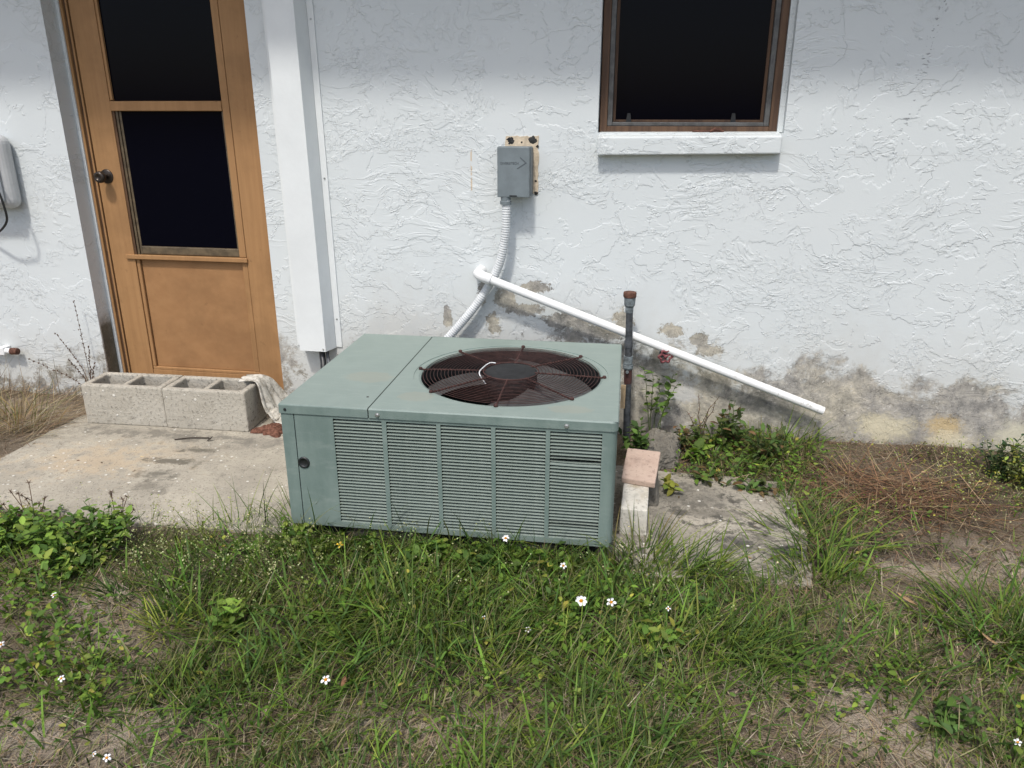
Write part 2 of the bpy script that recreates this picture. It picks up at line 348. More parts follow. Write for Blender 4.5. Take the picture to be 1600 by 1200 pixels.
# ------------------------------------------------------------------ mesh helpers
class MB:
    def __init__(s): s.v = []; s.f = []
    def add(s, vs, fs):
        b = len(s.v); s.v += [tuple(map(float, p)) for p in vs]; s.f += [tuple(b+i for i in q) for q in fs]; return s
    def box(s, x0, x1, y0, y1, z0, z1):
        return s.add([(x0, y0, z0), (x1, y0, z0), (x1, y1, z0), (x0, y1, z0), (x0, y0, z1), (x1, y0, z1), (x1, y1, z1), (x0, y1, z1)],
                     [(0, 3, 2, 1), (4, 5, 6, 7), (0, 1, 5, 4), (1, 2, 6, 5), (2, 3, 7, 6), (3, 0, 4, 7)])
    def tube(s, pts, r, n=12, caps=True):
        P = [Vector(p) for p in pts]; m = len(P)
        R = r if hasattr(r, '__len__') else [r]*m
        up = None; b = len(s.v); rings = []
        for i in range(m):
            d = (P[min(i+1, m-1)]-P[max(i-1, 0)])
            if d.length < 1e-9: d = Vector((0, 0, 1))
            d.normalize()
            if up is None:
                up = Vector((0, 0, 1)) if abs(d.z) < .9 else Vector((0, 1, 0))
            up = (up-d*up.dot(d)).normalized(); q = d.cross(up)
            rings.append([P[i]+(up*math.cos(2*PI*k/n)+q*math.sin(2*PI*k/n))*R[i] for k in range(n)])
        vs = [p for g in rings for p in g]; fs = []
        for i in range(m-1):
            for k in range(n):
                a = i*n+k; c = i*n+(k+1) % n; fs.append((a, a+n, c+n, c))
        if caps:
            c0 = len(vs); vs += rings[0]; fs.append(tuple(c0+k for k in range(n)))
            c1 = len(vs); vs += rings[-1]; fs.append(tuple(c1+n-1-k for k in range(n)))
        return s.add(vs, fs)
    def lathe(s, prof, n=32, M4=None):
        """profile of (radius, height) turned about +Z, then moved by M4"""
        M4 = M4 or Matrix.Identity(4); vs = []; fs = []
        for (r, h) in prof:
            for k in range(n):
                a = 2*PI*k/n; vs.append(M4 @ Vector((r*math.cos(a), r*math.sin(a), h)))
        for i in range(len(prof)-1):
            for k in range(n):
                a = i*n+k; c = i*n+(k+1) % n; fs.append((a, c, c+n, a+n))
        return s.add(vs, fs)
    def torus(s, c, R, r, n=64, m=6, squash=1.0):
        vs = []; fs = []
        for i in range(n):
            a = 2*PI*i/n
            for k in range(m):
                b = 2*PI*k/m; q = R+r*math.cos(b)
                vs.append((c[0]+q*math.cos(a), c[1]+q*math.sin(a), c[2]+r*math.sin(b)*squash))
        for i in range(n):
            for k in range(m):
                fs.append((i*m+k, ((i+1) % n)*m+k, ((i+1) % n)*m+(k+1) % m, i*m+(k+1) % m))
        return s.add(vs, fs)
    def mesh(s, name, mat, smooth=False):
        me = bpy.data.meshes.new(name); me.from_pydata(s.v, [], s.f); me.validate()
        if mat: me.materials.append(M[mat])
        if smooth: me.polygons.foreach_set('use_smooth', [True]*len(me.polygons))
        return me
    def build(s, name, mat, parent=None, smooth=False, bevel=0.0, seg=2):
        return put(name, s.mesh(name, mat, smooth), parent, bevel, seg)

def put(name, me, parent=None, bevel=0.0, seg=2):
    o = bpy.data.objects.new(name, me); C.objects.link(o); o.parent = parent
    if bevel:
        b = o.modifiers.new('bevel', 'BEVEL'); b.width = bevel; b.segments = seg; b.limit_method = 'ANGLE'; b.angle_limit = math.radians(35); b.harden_normals = False
    return o
def tag(o, label=None, cat=None, group=None, kind=None):
    for k, v in (('label', label), ('category', cat), ('group', group), ('kind', kind)):
        if v: o[k] = v
    return o
def thing(name, label, cat, loc=(0, 0, 0), rz=0.0, group=None):
    o = bpy.data.objects.new(name, None); C.objects.link(o); o.location = loc; o.rotation_euler = (0, 0, rz); o.empty_display_size = .1
    return tag(o, label, cat, group)
def bx(*a): return MB().box(*a)
def smooth_path(pts, n=40):
    """Catmull-Rom through the points"""
    P = [np.array(p, float) for p in pts]; P = [2*P[0]-P[1]]+P+[2*P[-1]-P[-2]]; out = []
    k = max(2, n//(len(P)-3))
    for i in range(1, len(P)-2):
        for j in range(k):
            t = j/k; a, b, c, d = P[i-1:i+3]
            out.append(.5*((2*b)+(-a+c)*t+(2*a-5*b+4*c-d)*t*t+(-a+3*b-3*c+d)*t**3))
    out.append(P[-2]); return out

# value noise for layout
_tab = rng.random((256, 256))
def vnoise(x, y, s, off=0):
    x = np.asarray(x)*s+off*17.3+100; y = np.asarray(y)*s+off*9.7+100
    xi = np.floor(x).astype(int); yi = np.floor(y).astype(int); fx = x-xi; fy = y-yi
    fx = fx*fx*(3-2*fx); fy = fy*fy*(3-2*fy); g = lambda a, b: _tab[a % 256, b % 256]
    return (g(xi, yi)*(1-fx)+g(xi+1, yi)*fx)*(1-fy)+(g(xi, yi+1)*(1-fx)+g(xi+1, yi+1)*fx)*fy
def fbm(x, y, s, off=0, o=4):
    t = 0; a = .5; n = 0
    for i in range(o): t = t+a*vnoise(x, y, s*2**i, off+i); n += a; a *= .55
    return t/n

# ------------------------------------------------------------------ the setting: ground, slabs
# what grows where: rows every 50 px down the photograph from y = 700, columns every 100 px
ROWS = np.arange(700, 1251, 50); COLS = np.arange(0, 1601, 100)
def grid(s): return np.array([[int(c) for c in r] for r in s.split()], float)/9
GRASS = grid('''
00000000000341011
00000000000450012
20000000000065112
43465444466054112
24566677777344113
23368888887652235
34478888788865446
34578776777764445
33467666667542335
22356555678642246
11245555678752136
11245666788752246''')
LEAFY = grid('''
00000000000975357
20000000000983468
75000000000144335
98545677875123223
95224678886212111
85225787797332112
98436677786543334
98534455665545545
75423344444434446
43222233333323346
21112222233322447
21112222233322446''')
DRY = grid('''
30000000000456654
40000000000456543
32012000000345543
24311111113446554
46411111113567665
46521111112477676
34422222223456755
34344444455556655
45556666655566766
67678877655566876
79888888755556976
88888888755556976''')
def field(F, x, y):
    """value of a layout grid at ground positions"""
    px, py = topix(np.stack([x, y, np.zeros_like(x)], -1))
    gx = np.clip((px-COLS[0])/100, 0, len(COLS)-1.001); gy = np.clip((py-ROWS[0])/50, 0, len(ROWS)-1.001)
    i = gx.astype(int); j = gy.astype(int); fx = gx-i; fy = gy-j
    return (F[j, i]*(1-fx)+F[j, i+1]*fx)*(1-fy)+(F[j+1, i]*(1-fx)+F[j+1, i+1]*fx)*fy
SLAB_A = (-2.62, -1.06, -1.16, 0.02)      # before the door
SLAB_B = (-.02, 0.60, -1.19, -.44)        # right of the unit
def on_slab(x, y, grow=0.0):
    wob = (fbm(x, y, 7, 3)-.5)*.10
    r = np.zeros(np.shape(x), bool)
    for (a, b, c, d) in (SLAB_A, SLAB_B):
        r |= (x > a+grow+wob) & (x < b-grow+wob) & (y > c+grow+wob) & (y < d-grow)
    return r
def gheight(x, y):
    h = -.016+.03*(fbm(x, y, 2.1, 1)-.5)+.022*(fbm(x, y, 9, 2)-.5)
    wallside = np.clip((y+.55)/.5, 0, 1)*np.clip((x-.2)/.4, 0, 1)
    h = h+.02*wallside
    ac = ((x > -1.10) & (x < .60) & (y > -1.07) & (y < -.40)) | ((x > .02) & (x < .57) & (y > -1.16) & (y < -.46))
    dr = (x > -2.58) & (x < -1.10) & (y > -1.12)
    h = np.where(ac | dr, np.minimum(h, -.05), h)
    far = np.clip((np.hypot(x, y+1.5)-4)/4, 0, 1)
    return h*(1-far)-.04*far
xs = np.concatenate([-np.geomspace(90, 4.2, 26), np.arange(-4.1, 4.11, .04), np.geomspace(4.2, 90, 26)])
ys = np.concatenate([-np.geomspace(90, 4.6, 26), np.arange(-4.5, .31, .04), np.geomspace(.4, 90, 20)])
X, Y = np.meshgrid(xs, ys); Z = gheight(X, Y)
def grid_mesh(name, X, Y, Z):
    ny, nx = X.shape; V = np.stack([X, Y, Z], -1).reshape(-1, 3)
    a = (np.arange(ny-1)[:, None]*nx+np.arange(nx-1)[None]).ravel(); F = np.stack([a, a+1, a+nx+1, a+nx], -1)
    me = bpy.data.meshes.new(name); me.vertices.add(len(V)); me.vertices.foreach_set('co', V.ravel())
    me.loops.add(F.size); me.loops.foreach_set('vertex_index', F.ravel().astype(np.int32)); me.polygons.add(len(F))
    me.polygons.foreach_set('loop_start', np.arange(len(F), dtype=np.int32)*4); me.update(calc_edges=True); me.validate()
    me.polygons.foreach_set('use_smooth', np.ones(len(me.polygons), bool)); return me
def set_col(me, col):
    a = me.color_attributes.new('Col', 'FLOAT_COLOR', 'POINT')
    a.data.foreach_set('color', np.concatenate([col, np.ones((len(col), 1))], 1).astype(np.float32).ravel())
gme = grid_mesh('ground', X, Y, Z)
xf, yf = X.ravel(), Y.ravel()
near = (np.abs(xf) < 4.5) & (yf > -5)
def blob(px, py, rx, ry):
    c = onground(px, py); d = np.sqrt(((xf-c[0])/rx)**2+((yf-c[1])/ry)**2)+(fbm(xf, yf, 6, 5)-.5)*1.2
    return np.clip(1.5-d*1.2, 0, 1)
sand = np.zeros_like(xf); dark = np.zeros_like(xf)
for q in [(175, 935, .16, .12), (140, 990, .12, .1), (200, 1130, .10, .10), (60, 1130, .12, .1), (1400, 1140, .16, .10), (1340, 1100, .1, .08), (1560, 870, .25, .10), (1440, 880, .2, .08), (1210, 1060, .12, .08), (960, 1130, .1, .06), (700, 1130, .15, .06), (1050, 890, .1, .1), (40, 640, .3, .15), (560, 1120, .1, .06)]:
    sand = np.maximum(sand, blob(*q))
for q in [(1370, 790, .22, .16), (1280, 730, .2, .12), (1450, 770, .45, .2), (1400, 850, .3, .09), (1150, 720, .25, .15), (800, 880, .8, .15), (720, 960, .75, .22), (950, 960, .4, .2), (420, 930, .3, .2), (560, 840, .1, .06), (1120, 690, .15, .12), (1500, 720, .3, .1)]:  # dark earth; blobs below lush grass also put its shade into the colour
    dark = np.maximum(dark, blob(*q))
set_col(gme, np.stack([sand*near, dark*near, sand*0], -1))
gme.materials.append(M['soil'])
ground = tag(put('ground', gme), kind='structure')
ground['label'] = 'sandy yard soil with patches of bare sand, dark earth and painted shade under the grass'

def slab(name, poly, top, mat, label):
    pts = []
    for i in range(len(poly)):
        p0, p1 = np.array(poly[i]), np.array(poly[(i+1) % len(poly)]); k = max(2, int(np.linalg.norm(p1-p0)/.025))
        pts += [p0+(p1-p0)*j/k for j in range(k)]
    P = np.array(pts); P = P+(np.stack([fbm(P[:, 0], P[:, 1], 9, 7), fbm(P[:, 0], P[:, 1], 9, 8)], -1)-.5)*.05
    m = len(P); vs = [(x, y, top) for x, y in P]+[(x, y, top-.14) for x, y in P]
    mb = MB().add(vs, [tuple(range(m))]+[(i, i+m, (i+1) % m+m, (i+1) % m) for i in range(m)])
    o = mb.build(name, mat, None, bevel=.006); tag(o, label, kind='structure'); return o
slab('concrete_slab', [(-2.62, -1.16), (-1.135, -1.16), (-1.135, .09), (-2.62, .09)], 0.0, 'slab', 'worn concrete pad in front of the tan door')
slab('concrete_slab', [(-1.10, -1.09), (-.03, -1.07), (-.01, -1.19), (.57, -1.17), (.61, -.90), (.63, -.55), (.58, -.44), (-1.10, -.34)], -.002, 'slab2', 'stained concrete pad carrying the green unit')

# ------------------------------------------------------------------ the house
house = thing('house', 'white textured stucco house wall with tan door and dark window', 'house')
DL, DR, DT = -2.655, -1.70, 2.06
WL, WR, WB, WT = -.205, .527, 1.300, 2.15
HT = 2.62
xsw = [-9, DL, DR, WL, WR, 9]; zsw = [-.3, WB, DT, WT, HT]
mb = MB()
def q(x0, x1, z0, z1): mb.add([(x0, 0, z0), (x1, 0, z0), (x1, 0, z1), (x0, 0, z1)], [(0, 1, 2, 3)])
q(-9, DL, -.3, HT); q(DL, DR, DT, HT); q(DR, WL, -.3, HT); q(WL, WR, -.3, WB); q(WL, WR, WT, HT); q(WR, 9, -.3, HT)
T = .13
def rev(p0, p1, dd): mb.add([(p0[0], 0, p0[1]), (p1[0], 0, p1[1]), (p1[0], dd, p1[1]), (p0[0], dd, p0[1])], [(0, 1, 2, 3)])
rev((DL, -.3), (DL, DT), T); rev((DL, DT), (DR, DT), T); rev((DR, DT), (DR, -.3), T)
rev((WL, WB), (WL, WT), T); rev((WL, WT), (WR, WT), T); rev((WR, WT), (WR, WB), T); rev((WR, WB), (WL, WB), T)
mb.add([(-9, 0, HT), (9, 0, HT), (9, .2, HT), (-9, .2, HT), (-9, .2, -.3), (9, .2, -.3)], [(0, 1, 2, 3), (3, 2, 5, 4)])
mb.build('wall', 'stucco', house)
# eave above the picture: it shades the top of the wall
mb = MB().box(-9.2, 9.2, -.62, .3, 2.56, 2.60).box(-9.2, 9.2, -.635, -.622, 2.53, 2.66)
mb.add([(-9.2, -.66, 2.665), (9.2, -.66, 2.665), (9.2, 2.5, 3.6), (-9.2, 2.5, 3.6)], [(0, 1, 2, 3)])
mb.build('eave', 'soffit', house)

# door: everything stands in the opening, 10 cm behind the face of the wall
Yd = .10
dz0 = .045
door = bx(-2.60, DR-.005, Yd+.022, Yd+.045, dz0, 2.02).build('door', 'door_panel', house)
bx(-2.596, -2.470, Yd, Yd+.0215, dz0, 2.02).build('stile', 'door', door, bevel=.002)
bx(-1.873, DR-.012, Yd, Yd+.0215, dz0, 2.02).build('stile', 'door', door, bevel=.002)
bx(-2.4695, -1.8735, Yd+.003, Yd+.0215, dz0, .118).build('bottom_rail', 'door', door, bevel=.002)
bx(-2.4695, -1.8735, Yd+.001, Yd+.0215, 1.93, 2.02).build('top_rail', 'door', door, bevel=.002)
for a, b, c, d in [(-2.4685, -2.487+.036, .134, .692), (-1.905, -1.8765, .134, .692)]:
    bx(a, b, Yd+.005, Yd+.0215, c, d).build('panel_moulding', 'door', door, bevel=.004)
bx(-2.4685, -1.8745, Yd+.004, Yd+.0215, .1185, .1335).build('panel_moulding', 'door', door, bevel=.003)
bx(-2.446, -1.908, Yd+.017, Yd+.0214, .136, .688).build('panel', 'door_panel', door)
bx(-2.513, -1.868, Yd-.010, Yd+.010, .694, .716).build('ledge_trim', 'door', door, bevel=.003)
bx(-1.912, -1.8765, Yd+.002, Yd+.0215, .717, 1.93).build('glazing_stop', 'door', door, bevel=.003)
bx(-2.4695, -2.456, Yd+.004, Yd+.0215, 1.43, 1.93).build('glazing_stop', 'door', door, bevel=.002)
bx(-2.470, -1.9125, Yd-.002, Yd+.019, 1.383, 1.426).build('middle_rail', 'door', door, bevel=.003)
bx(-2.456, -1.9125, Yd+.0155, Yd+.0212, 1.427, 1.929).build('glass_pane', 'glass', door)
for i, (xx, yy) in enumerate([(-2.4695, .005), (-2.4555, .010), (-2.4415, .0145)]):
    bx(xx, xx+.0105, Yd+yy, Yd+.0212, .718, 1.382).build('sash_track', ('door_dark', 'bronze', 'bronze')[i], door)
bx(-2.4305, -1.9125, Yd+.006, Yd+.0212, .718, .757).build('sash_rail', 'bronze', door, bevel=.004)
bx(-1.921, -1.9128, Yd+.010, Yd+.0212, .758, 1.382).build('sash_rail', 'bronze', door)
bx(-2.4305, -1.9215, Yd+.016, Yd+.0212, .758, 1.382).build('glass_pane', 'glass', door)
K = Matrix.Translation((-2.548, Yd, 1.088)) @ Matrix.Rotation(PI/2, 4, 'X')
kb = MB().lathe([(0, .006), (.028, .006), (.033, .003), (.034, -.001)], 32, K).lathe([(.013, .004), (.012, .022), (.016, .03), (.024, .038), (.0275, .048), (.0265, .058), (.021, .064), (.012, .065), (.0115, .062), (0, .062)], 32, K)
tag(kb.build('knob', 'knob', door, smooth=True), 'dark bronze round door knob')
frame = bx(-2.638, -2.626, Yd-.006, Yd+.05, -.02, 2.05).build('door_frame', 'door', house, bevel=.002)
bx(-2.654, -2.6385, Yd-.012, Yd+.05, -.02, 2.05).build('plaster_bead', 'stucco_trim', frame)
bx(-2.6255, -2.613, Yd+.006, Yd+.05, -.02, 2.05).build('weather_strip', 'door_dark', frame)
bx(-2.6125, -2.604, Yd-.001, Yd+.05, -.02, 2.05).build('stop', 'door', frame)
bx(-2.6035, -2.597, Yd+.014, Yd+.05, -.02, 2.05).build('weather_strip', 'door_dark', frame)
bx(DR-.0115, DR-.002, Yd+.004, Yd+.05, -.02, 2.05).build('jamb', 'door_dark', frame)
bx(-2.60, DR-.002, Yd-.01, Yd+.05, 2.022, 2.055).build('head', 'door', frame)
bx(-2.60, DR-.002, Yd+.03, Yd+.06, -.10, .044).build('threshold', 'seam', frame)

# window
win = bx(WL+.001, WR-.001, .108, .128, WB, WT).build('window', 'seam', house)
Yw = .045
def frame4(y0, y1, x0, x1, z0, z1, wd, nm, mat, par, bev=.002):
    bx(x0, x0+wd, y0, y1, z0, z1).build(nm, mat, par, bevel=bev); bx(x1-wd, x1, y0, y1, z0, z1).build(nm, mat, par, bevel=bev)
    bx(x0+wd+.0005, x1-wd-.0005, y0+.0006, y1, z0, z0+wd*.75).build(nm, mat, par, bevel=bev); bx(x0+wd+.0005, x1-wd-.0005, y0+.0006, y1, z1-wd, z1).build(nm, mat, par, bevel=bev)
frame4(Yw, .107, WL+.004, WR-.022, WB+.002, WT-.002, .030, 'wood_frame', 'wood', win)
frame4(Yw+.008, .106, WL+.0345, WR-.0525, WB+.0255, WT-.033, .020, 'screen_frame', 'alu', win)
frame4(Yw+.034, .105, WL+.055, WR-.073, WB+.041, WT-.055, .012, 'sash_frame', 'wood', win, .001)
bx(WL+.067, WR-.085, .085, .0895, WB+.05, WT-.067).build('window_pane', 'screen', win)
bx(WR-.0215, WR-.0008, .032, .107, WB+.003, WT-.002).build('plaster_bead', 'stucco_trim', win)
for xx in (-.095, .325):
    MB().add([(xx, Yw+.03, WB+.04), (xx+.022, Yw+.03, WB+.04), (xx+.017, Yw+.03, WB+.075), (xx+.005, Yw+.03, WB+.075),
              (xx, Yw+.04, WB+.04), (xx+.022, Yw+.04, WB+.04), (xx+.017, Yw+.04, WB+.075), (xx+.005, Yw+.04, WB+.075)],
             [(0, 1, 2, 3), (7, 6, 5, 4), (1, 0, 4, 5), (2, 1, 5, 6), (3, 2, 6, 7), (0, 3, 7, 4)]).build('screen_clip', 'black', win)
mb = MB().tube([(.175, Yw-.006, WB+.006), (.30, Yw-.006, WB+.007)], .004, 8).tube([(.245, Yw-.012, WB+.004), (.262, Yw-.010, WB+.016), (.29, Yw-.008, WB+.010)], .0055, 8)
tag(mb.build('latch', 'rustcap', win, smooth=True), 'rusty latch lying on the sill')
# sill: out of level by a hand's breadth of a centimetre, its top washed down towards the yard
L0, L1 = WL+.003, WR-.010
mb = MB().add([(L0, -.048, 1.212), (L1, -.048, 1.224), (L1, -.048, 1.292), (L0, -.048, 1.284), (L0, .06, 1.212), (L1, .06, 1.224), (L1, .06, 1.3085), (L0, .06, 1.3045)],
              [(0, 1, 2, 3), (1, 5, 6, 2), (5, 4, 7, 6), (4, 0, 3, 7), (3, 2, 6, 7), (4, 5, 1, 0)])
mb.build('window_sill', 'stucco_trim', house, bevel=.007, seg=3)

# ------------------------------------------------------------------ white cover running down the wall
cov = thing('pipe_cover', 'tall white painted metal pipe cover between the door and the green unit', 'pipe cover', (-1.55, 0, .322))
H2 = 2.22
def sh(z): return -.0165*z/1.48         # it leans a little
def prism(mb, prof, z0, z1):
    n = len(prof); vs = [(x+sh(z0), y, z0) for x, y in prof]+[(x+sh(z1), y, z1) for x, y in prof]
    mb.add(vs, [tuple(range(n))[::-1], tuple(range(n, 2*n))]+[(i, (i+1) % n, (i+1) % n+n, i+n) for i in range(n)])
mb = MB(); th = .0015
o0, o1 = -.006, .122
prism(mb, [(o0, -.082), (o1, -.082), (o1+.022, -.003), (o1+.022-th, -.003), (o1-th, -.082+th), (o0+th, -.082+th), (o0-.02+th, -.003), (o0-.02, -.003)], 0, H2)
mb.build('channel', 'white_metal', cov)
for a, b in ((o1+.0225, o1+.050), (o0-.046, o0-.0205)):
    mb = MB(); prism(mb, [(a, -.006), (b, -.006), (b, -.0005), (a, -.0005)], .004, H2); mb.build('flange', 'white_metal', cov)
for zz in (.14, .78, 1.42):
    MB().lathe([(0, .004), (.003, .004), (.0045, .001), (.0045, 0)], 12, Matrix.Translation((o1+.036+sh(zz), -.006, zz)) @ Matrix.Rotation(PI/2, 4, 'X')).build('screw', 'screw', cov)
MB().lathe([(0, .004), (.004, .003), (.005, 0)], 12, Matrix.Translation((o1-.012, -.082, .012)) @ Matrix.Rotation(PI/2, 4, 'X')).build('screw', 'screw', cov)
# refrigerant lines leave it at the bottom
for i, (dx, r, m) in enumerate([(.085, .014, 'black'), (.112, .008, 'iron')]):
    x0 = -1.55+dx
    ln = MB().tube(smooth_path([(x0, -.04, .75), (x0, -.042, .36), (x0+.01, -.06, .27), (x0+.06, -.14, .20), (x0+.25, -.26, .17), (-1.02, -.34+.03*i, .16)], 40), r, 12)
    tag(ln.build('refrigerant_line', m, None, smooth=True), ('black insulated refrigerant line dropping out of the white pipe cover', 'thin bare metal refrigerant line under the white pipe cover')[i], 'pipe')

# ------------------------------------------------------------------ the unit
AW, AD, AH, AB = 1.0835, .85, .4861, .050
ac = thing('air_conditioner', 'low faded green air conditioner with rusty fan guard and louvred front', 'air conditioner', (-1.1243, -1.1585, 0), .0228)
mb = MB()
for a, b in ((.05, .16), (.48, .6), (.92, 1.03)): mb.box(a, b, .03, AD-.03, -.004, AB+.001)
mb.build('base_rail', 'seam', ac)
bx(.004, AW-.004, .006, AD-.004, AB, AB+.012).build('base_pan', 'seam', ac)
bx(.0, .012, .052, AD-.002, AB+.004, AH-.034).build('side_panel', 'green', ac)
sp_ = bx(AW-.012, AW, .026, AD-.002, AB+.004, AH-.034).build('side_panel', 'green', ac)
bx(.013, AW-.013, AD-.012, AD, AB+.004, AH-.034).build('back_panel', 'green', ac)
# corner post, left
MB().add([(0, 0, AB), (.0425, 0, AB), (.0425, .012, AB), (.012, .012, AB), (.012, .05, AB), (0, .05, AB),
          (0, 0, AH-.004), (.0425, 0, AH-.034), (.0425, .012, AH-.034), (.012, .012, AH-.034), (.012, .05, AH-.034), (0, .05, AH-.034)],
         [(0, 1, 7, 6), (1, 2, 8, 7), (2, 3, 9, 8), (3, 4, 10, 9), (4, 5, 11, 10), (5, 0, 6, 11), (6, 7, 8, 9, 10, 11), (5, 4, 3, 2, 1, 0)]).build('corner_post', 'green', ac)
# front panel with five banks of louvres; right end folds round the corner
cols = [(.176, .338), (.353, .516), (.530, .692), (.706, .864), (.878, 1.038)]
LZ0, LZ1 = .070, .4435
px0, px1, pz0, pz1 = .0455, AW-.002, AB, AH-.0335
mb = MB(); th = .0022
xs_ = [px0]+[v for c in cols for v in c]+[px1-.02]
nx = len(xs_)
for i in range(nx-1):
    solid = (i % 2 == 0)
    spans = [(pz0, pz1)] if solid else [(pz0, LZ0), (LZ1, pz1)]
    for (z0, z1) in spans: mb.box(xs_[i], xs_[i+1], 0, th, z0, z1)
arc = [(px1-.02+.02*math.sin(a), .02-.02*math.cos(a)) for a in np.linspace(0, PI/2, 7)]
vs = []; fs = []
for (x, y) in arc: vs += [(x, y, pz0), (x, y, pz1)]
for i in range(6): fs.append((2*i, 2*i+2, 2*i+3, 2*i+1))
vs += [(px1, .026, pz0), (px1, .026, pz1)]; fs.append((12, 14, 15, 13)); mb.add(vs, fs)
front = mb.build('front_panel', 'green', ac)
bx(.06, px1-.03, .030, .034, AB+.014, AH-.04).build('coil_shade_sheet', 'coil_shade', ac)  # dark backing sheet stands in for the shade behind the louvres
NR = 33; pitch = (LZ1-LZ0)/NR
def slat_mesh(wd, dep, rise, bow=0.0):
    n = 6; vs = []; fs = []
    prof = [(0.0, -.0005), (.0, .0006), (dep*.35, rise*.48), (dep, rise), (dep+.0009, rise-.0012), (dep*.35, rise*.30)]
    xs2 = [0, .004, wd*.25, wd*.5, wd*.75, wd-.004, wd]
    for i, x in enumerate(xs2):
        e = .35 if i in (0, len(xs2)-1) else 1.0
        b = bow*math.sin(PI*x/wd)
        for (y, z) in prof: vs.append((x, y*e, z*e+b))
    m = len(prof)
    for i in range(len(xs2)-1):
        for k in range(m): fs.append((i*m+k, (i+1)*m+k, (i+1)*m+(k+1) % m, i*m+(k+1) % m))
    fs += [tuple(range(m)), tuple(range(len(vs)-m, len(vs)))[::-1]]
    me = MB().add(vs, fs).mesh('slat', 'green'); me.update(); return me
for ci, (a, b) in enumerate(cols):
    base = slat_mesh(b-a, .0082, .0050)
    dent = [slat_mesh(b-a, .006, .0098, -.0012), slat_mesh(b-a, .013, .0012, -.0022), slat_mesh(b-a, .0082, .0050, -.0016), slat_mesh(b-a, .012, .0022, .0008)]
    for r in range(NR):
        me = base
        if ci == 4:
            if r == NR-9: me = dent[1]
            elif r == NR-10: me = dent[0]
            elif r in range(NR-19, NR-11): me = dent[2]
            elif r in (NR-8, 4, 5): me = dent[3]
        s = put('slat', me, front); s.location = (a, 0.0004, LZ0+r*pitch); s.rotation_euler = (random.gauss(0, .012), 0, random.gauss(0, .001))
MB().lathe([(.0, .0010), (.011, .0010), (.0125, .002), (.015, .0045), (.0195, .0035), (.0205, 0)], 32, Matrix.Translation((.064, 0, .281)) @ Matrix.Rotation(PI/2, 4, 'X')).build('grommet', 'black', front, smooth=True)
# top: service lid on the left, fan deck on the right
LIP = .0315; S = .2965
def deck(x0, x1, nm):
    mb = MB(); t2 = .0016; zt = AH
    y0, y1 = -.004, AD+.003
    return mb, y0, y1, zt, t2
mb = MB()
prof = [(-.0042, AH-LIP), (-.0042, AH-.004), (-.0025, AH-.0008), (.0015, AH), (AD, AH), (AD+.003, AH-.003), (AD+.003, AH-LIP)]
def sheet(mb, prof, x0, x1):
    n = len(prof); vs = [(x0, y, z) for y, z in prof]+[(x1, y, z) for y, z in prof]
    mb.add(vs, [(i, i+n, i+n+1, i+1) for i in range(n-1)])
sheet(mb, prof, -.003, S-.0018)
mb.add([(-.003, -.0042, AH-LIP*.25), (-.003, AD+.003, AH-LIP*.25), (-.003, AD, AH), (-.003, .0015, AH)], [(0, 1, 2, 3)])
mb.add([(-.003, .0, AH-LIP), (-.003, AD+.003, AH-LIP), (-.003, AD+.003, AH-.002), (-.003, 0, AH-.002)], [(0, 1, 2, 3)])
mb.add([(S-.0018, -.0042, AH-LIP), (S-.0018, -.0042, AH-.004), (S-.0018, .0, AH-.006), (S-.0018, 0, AH-LIP)], [(0, 1, 2, 3)])
mb.build('service_lid', 'green', ac)
bx(S-.012, S+.012, .002, AD, AH-.020, AH-.006).build('seam_channel', 'seam', ac)
FC = (.694, .415); FR = .322; NS = 96
rx0, rx1, ry0, ry1 = S+.0018, AW+.003, -.0042, AD+.003
r_c = .018
def rect_pt(a):
    dx, dy = math.cos(a), math.sin(a); ts = []
    for lim, d, c in ((rx1-.003, dx, FC[0]), (rx0, dx, FC[0])):
        if abs(d) > 1e-9 and (lim-c)/d > 0: ts.append((lim-c)/d)
    for lim, d, c in ((ry1-.003, dy, FC[1]), (ry0+.004, dy, FC[1])):
        if abs(d) > 1e-9 and (lim-c)/d > 0: ts.append((lim-c)/d)
    t = min(ts); return FC[0]+dx*t, FC[1]+dy*t
angs = sorted([2*PI*k/NS for k in range(NS)]+[math.atan2(b-FC[1], a-FC[0]) % (2*PI) for a in (rx0, rx1-.003) for b in (ry0+.004, ry1-.003)])
n = len(angs); rings = []
rings.append([(*rect_pt(a), AH) for a in angs])
for (rr, zz) in [(FR*1.085, AH), (FR*1.083, AH-.0022), (FR*1.03, AH-.0022), (FR*1.004, AH-.005), (FR, AH-.012), (FR, AH-.085)]:
    rings.append([(FC[0]+rr*math.cos(a), FC[1]+rr*math.sin(a), zz) for a in angs])
mb = MB(); mb.add([p for g in rings for p in g], [(j*n+i, j*n+(i+1) % n, (j+1)*n+(i+1) % n, (j+1)*n+i) for j in range(5) for i in range(n)])
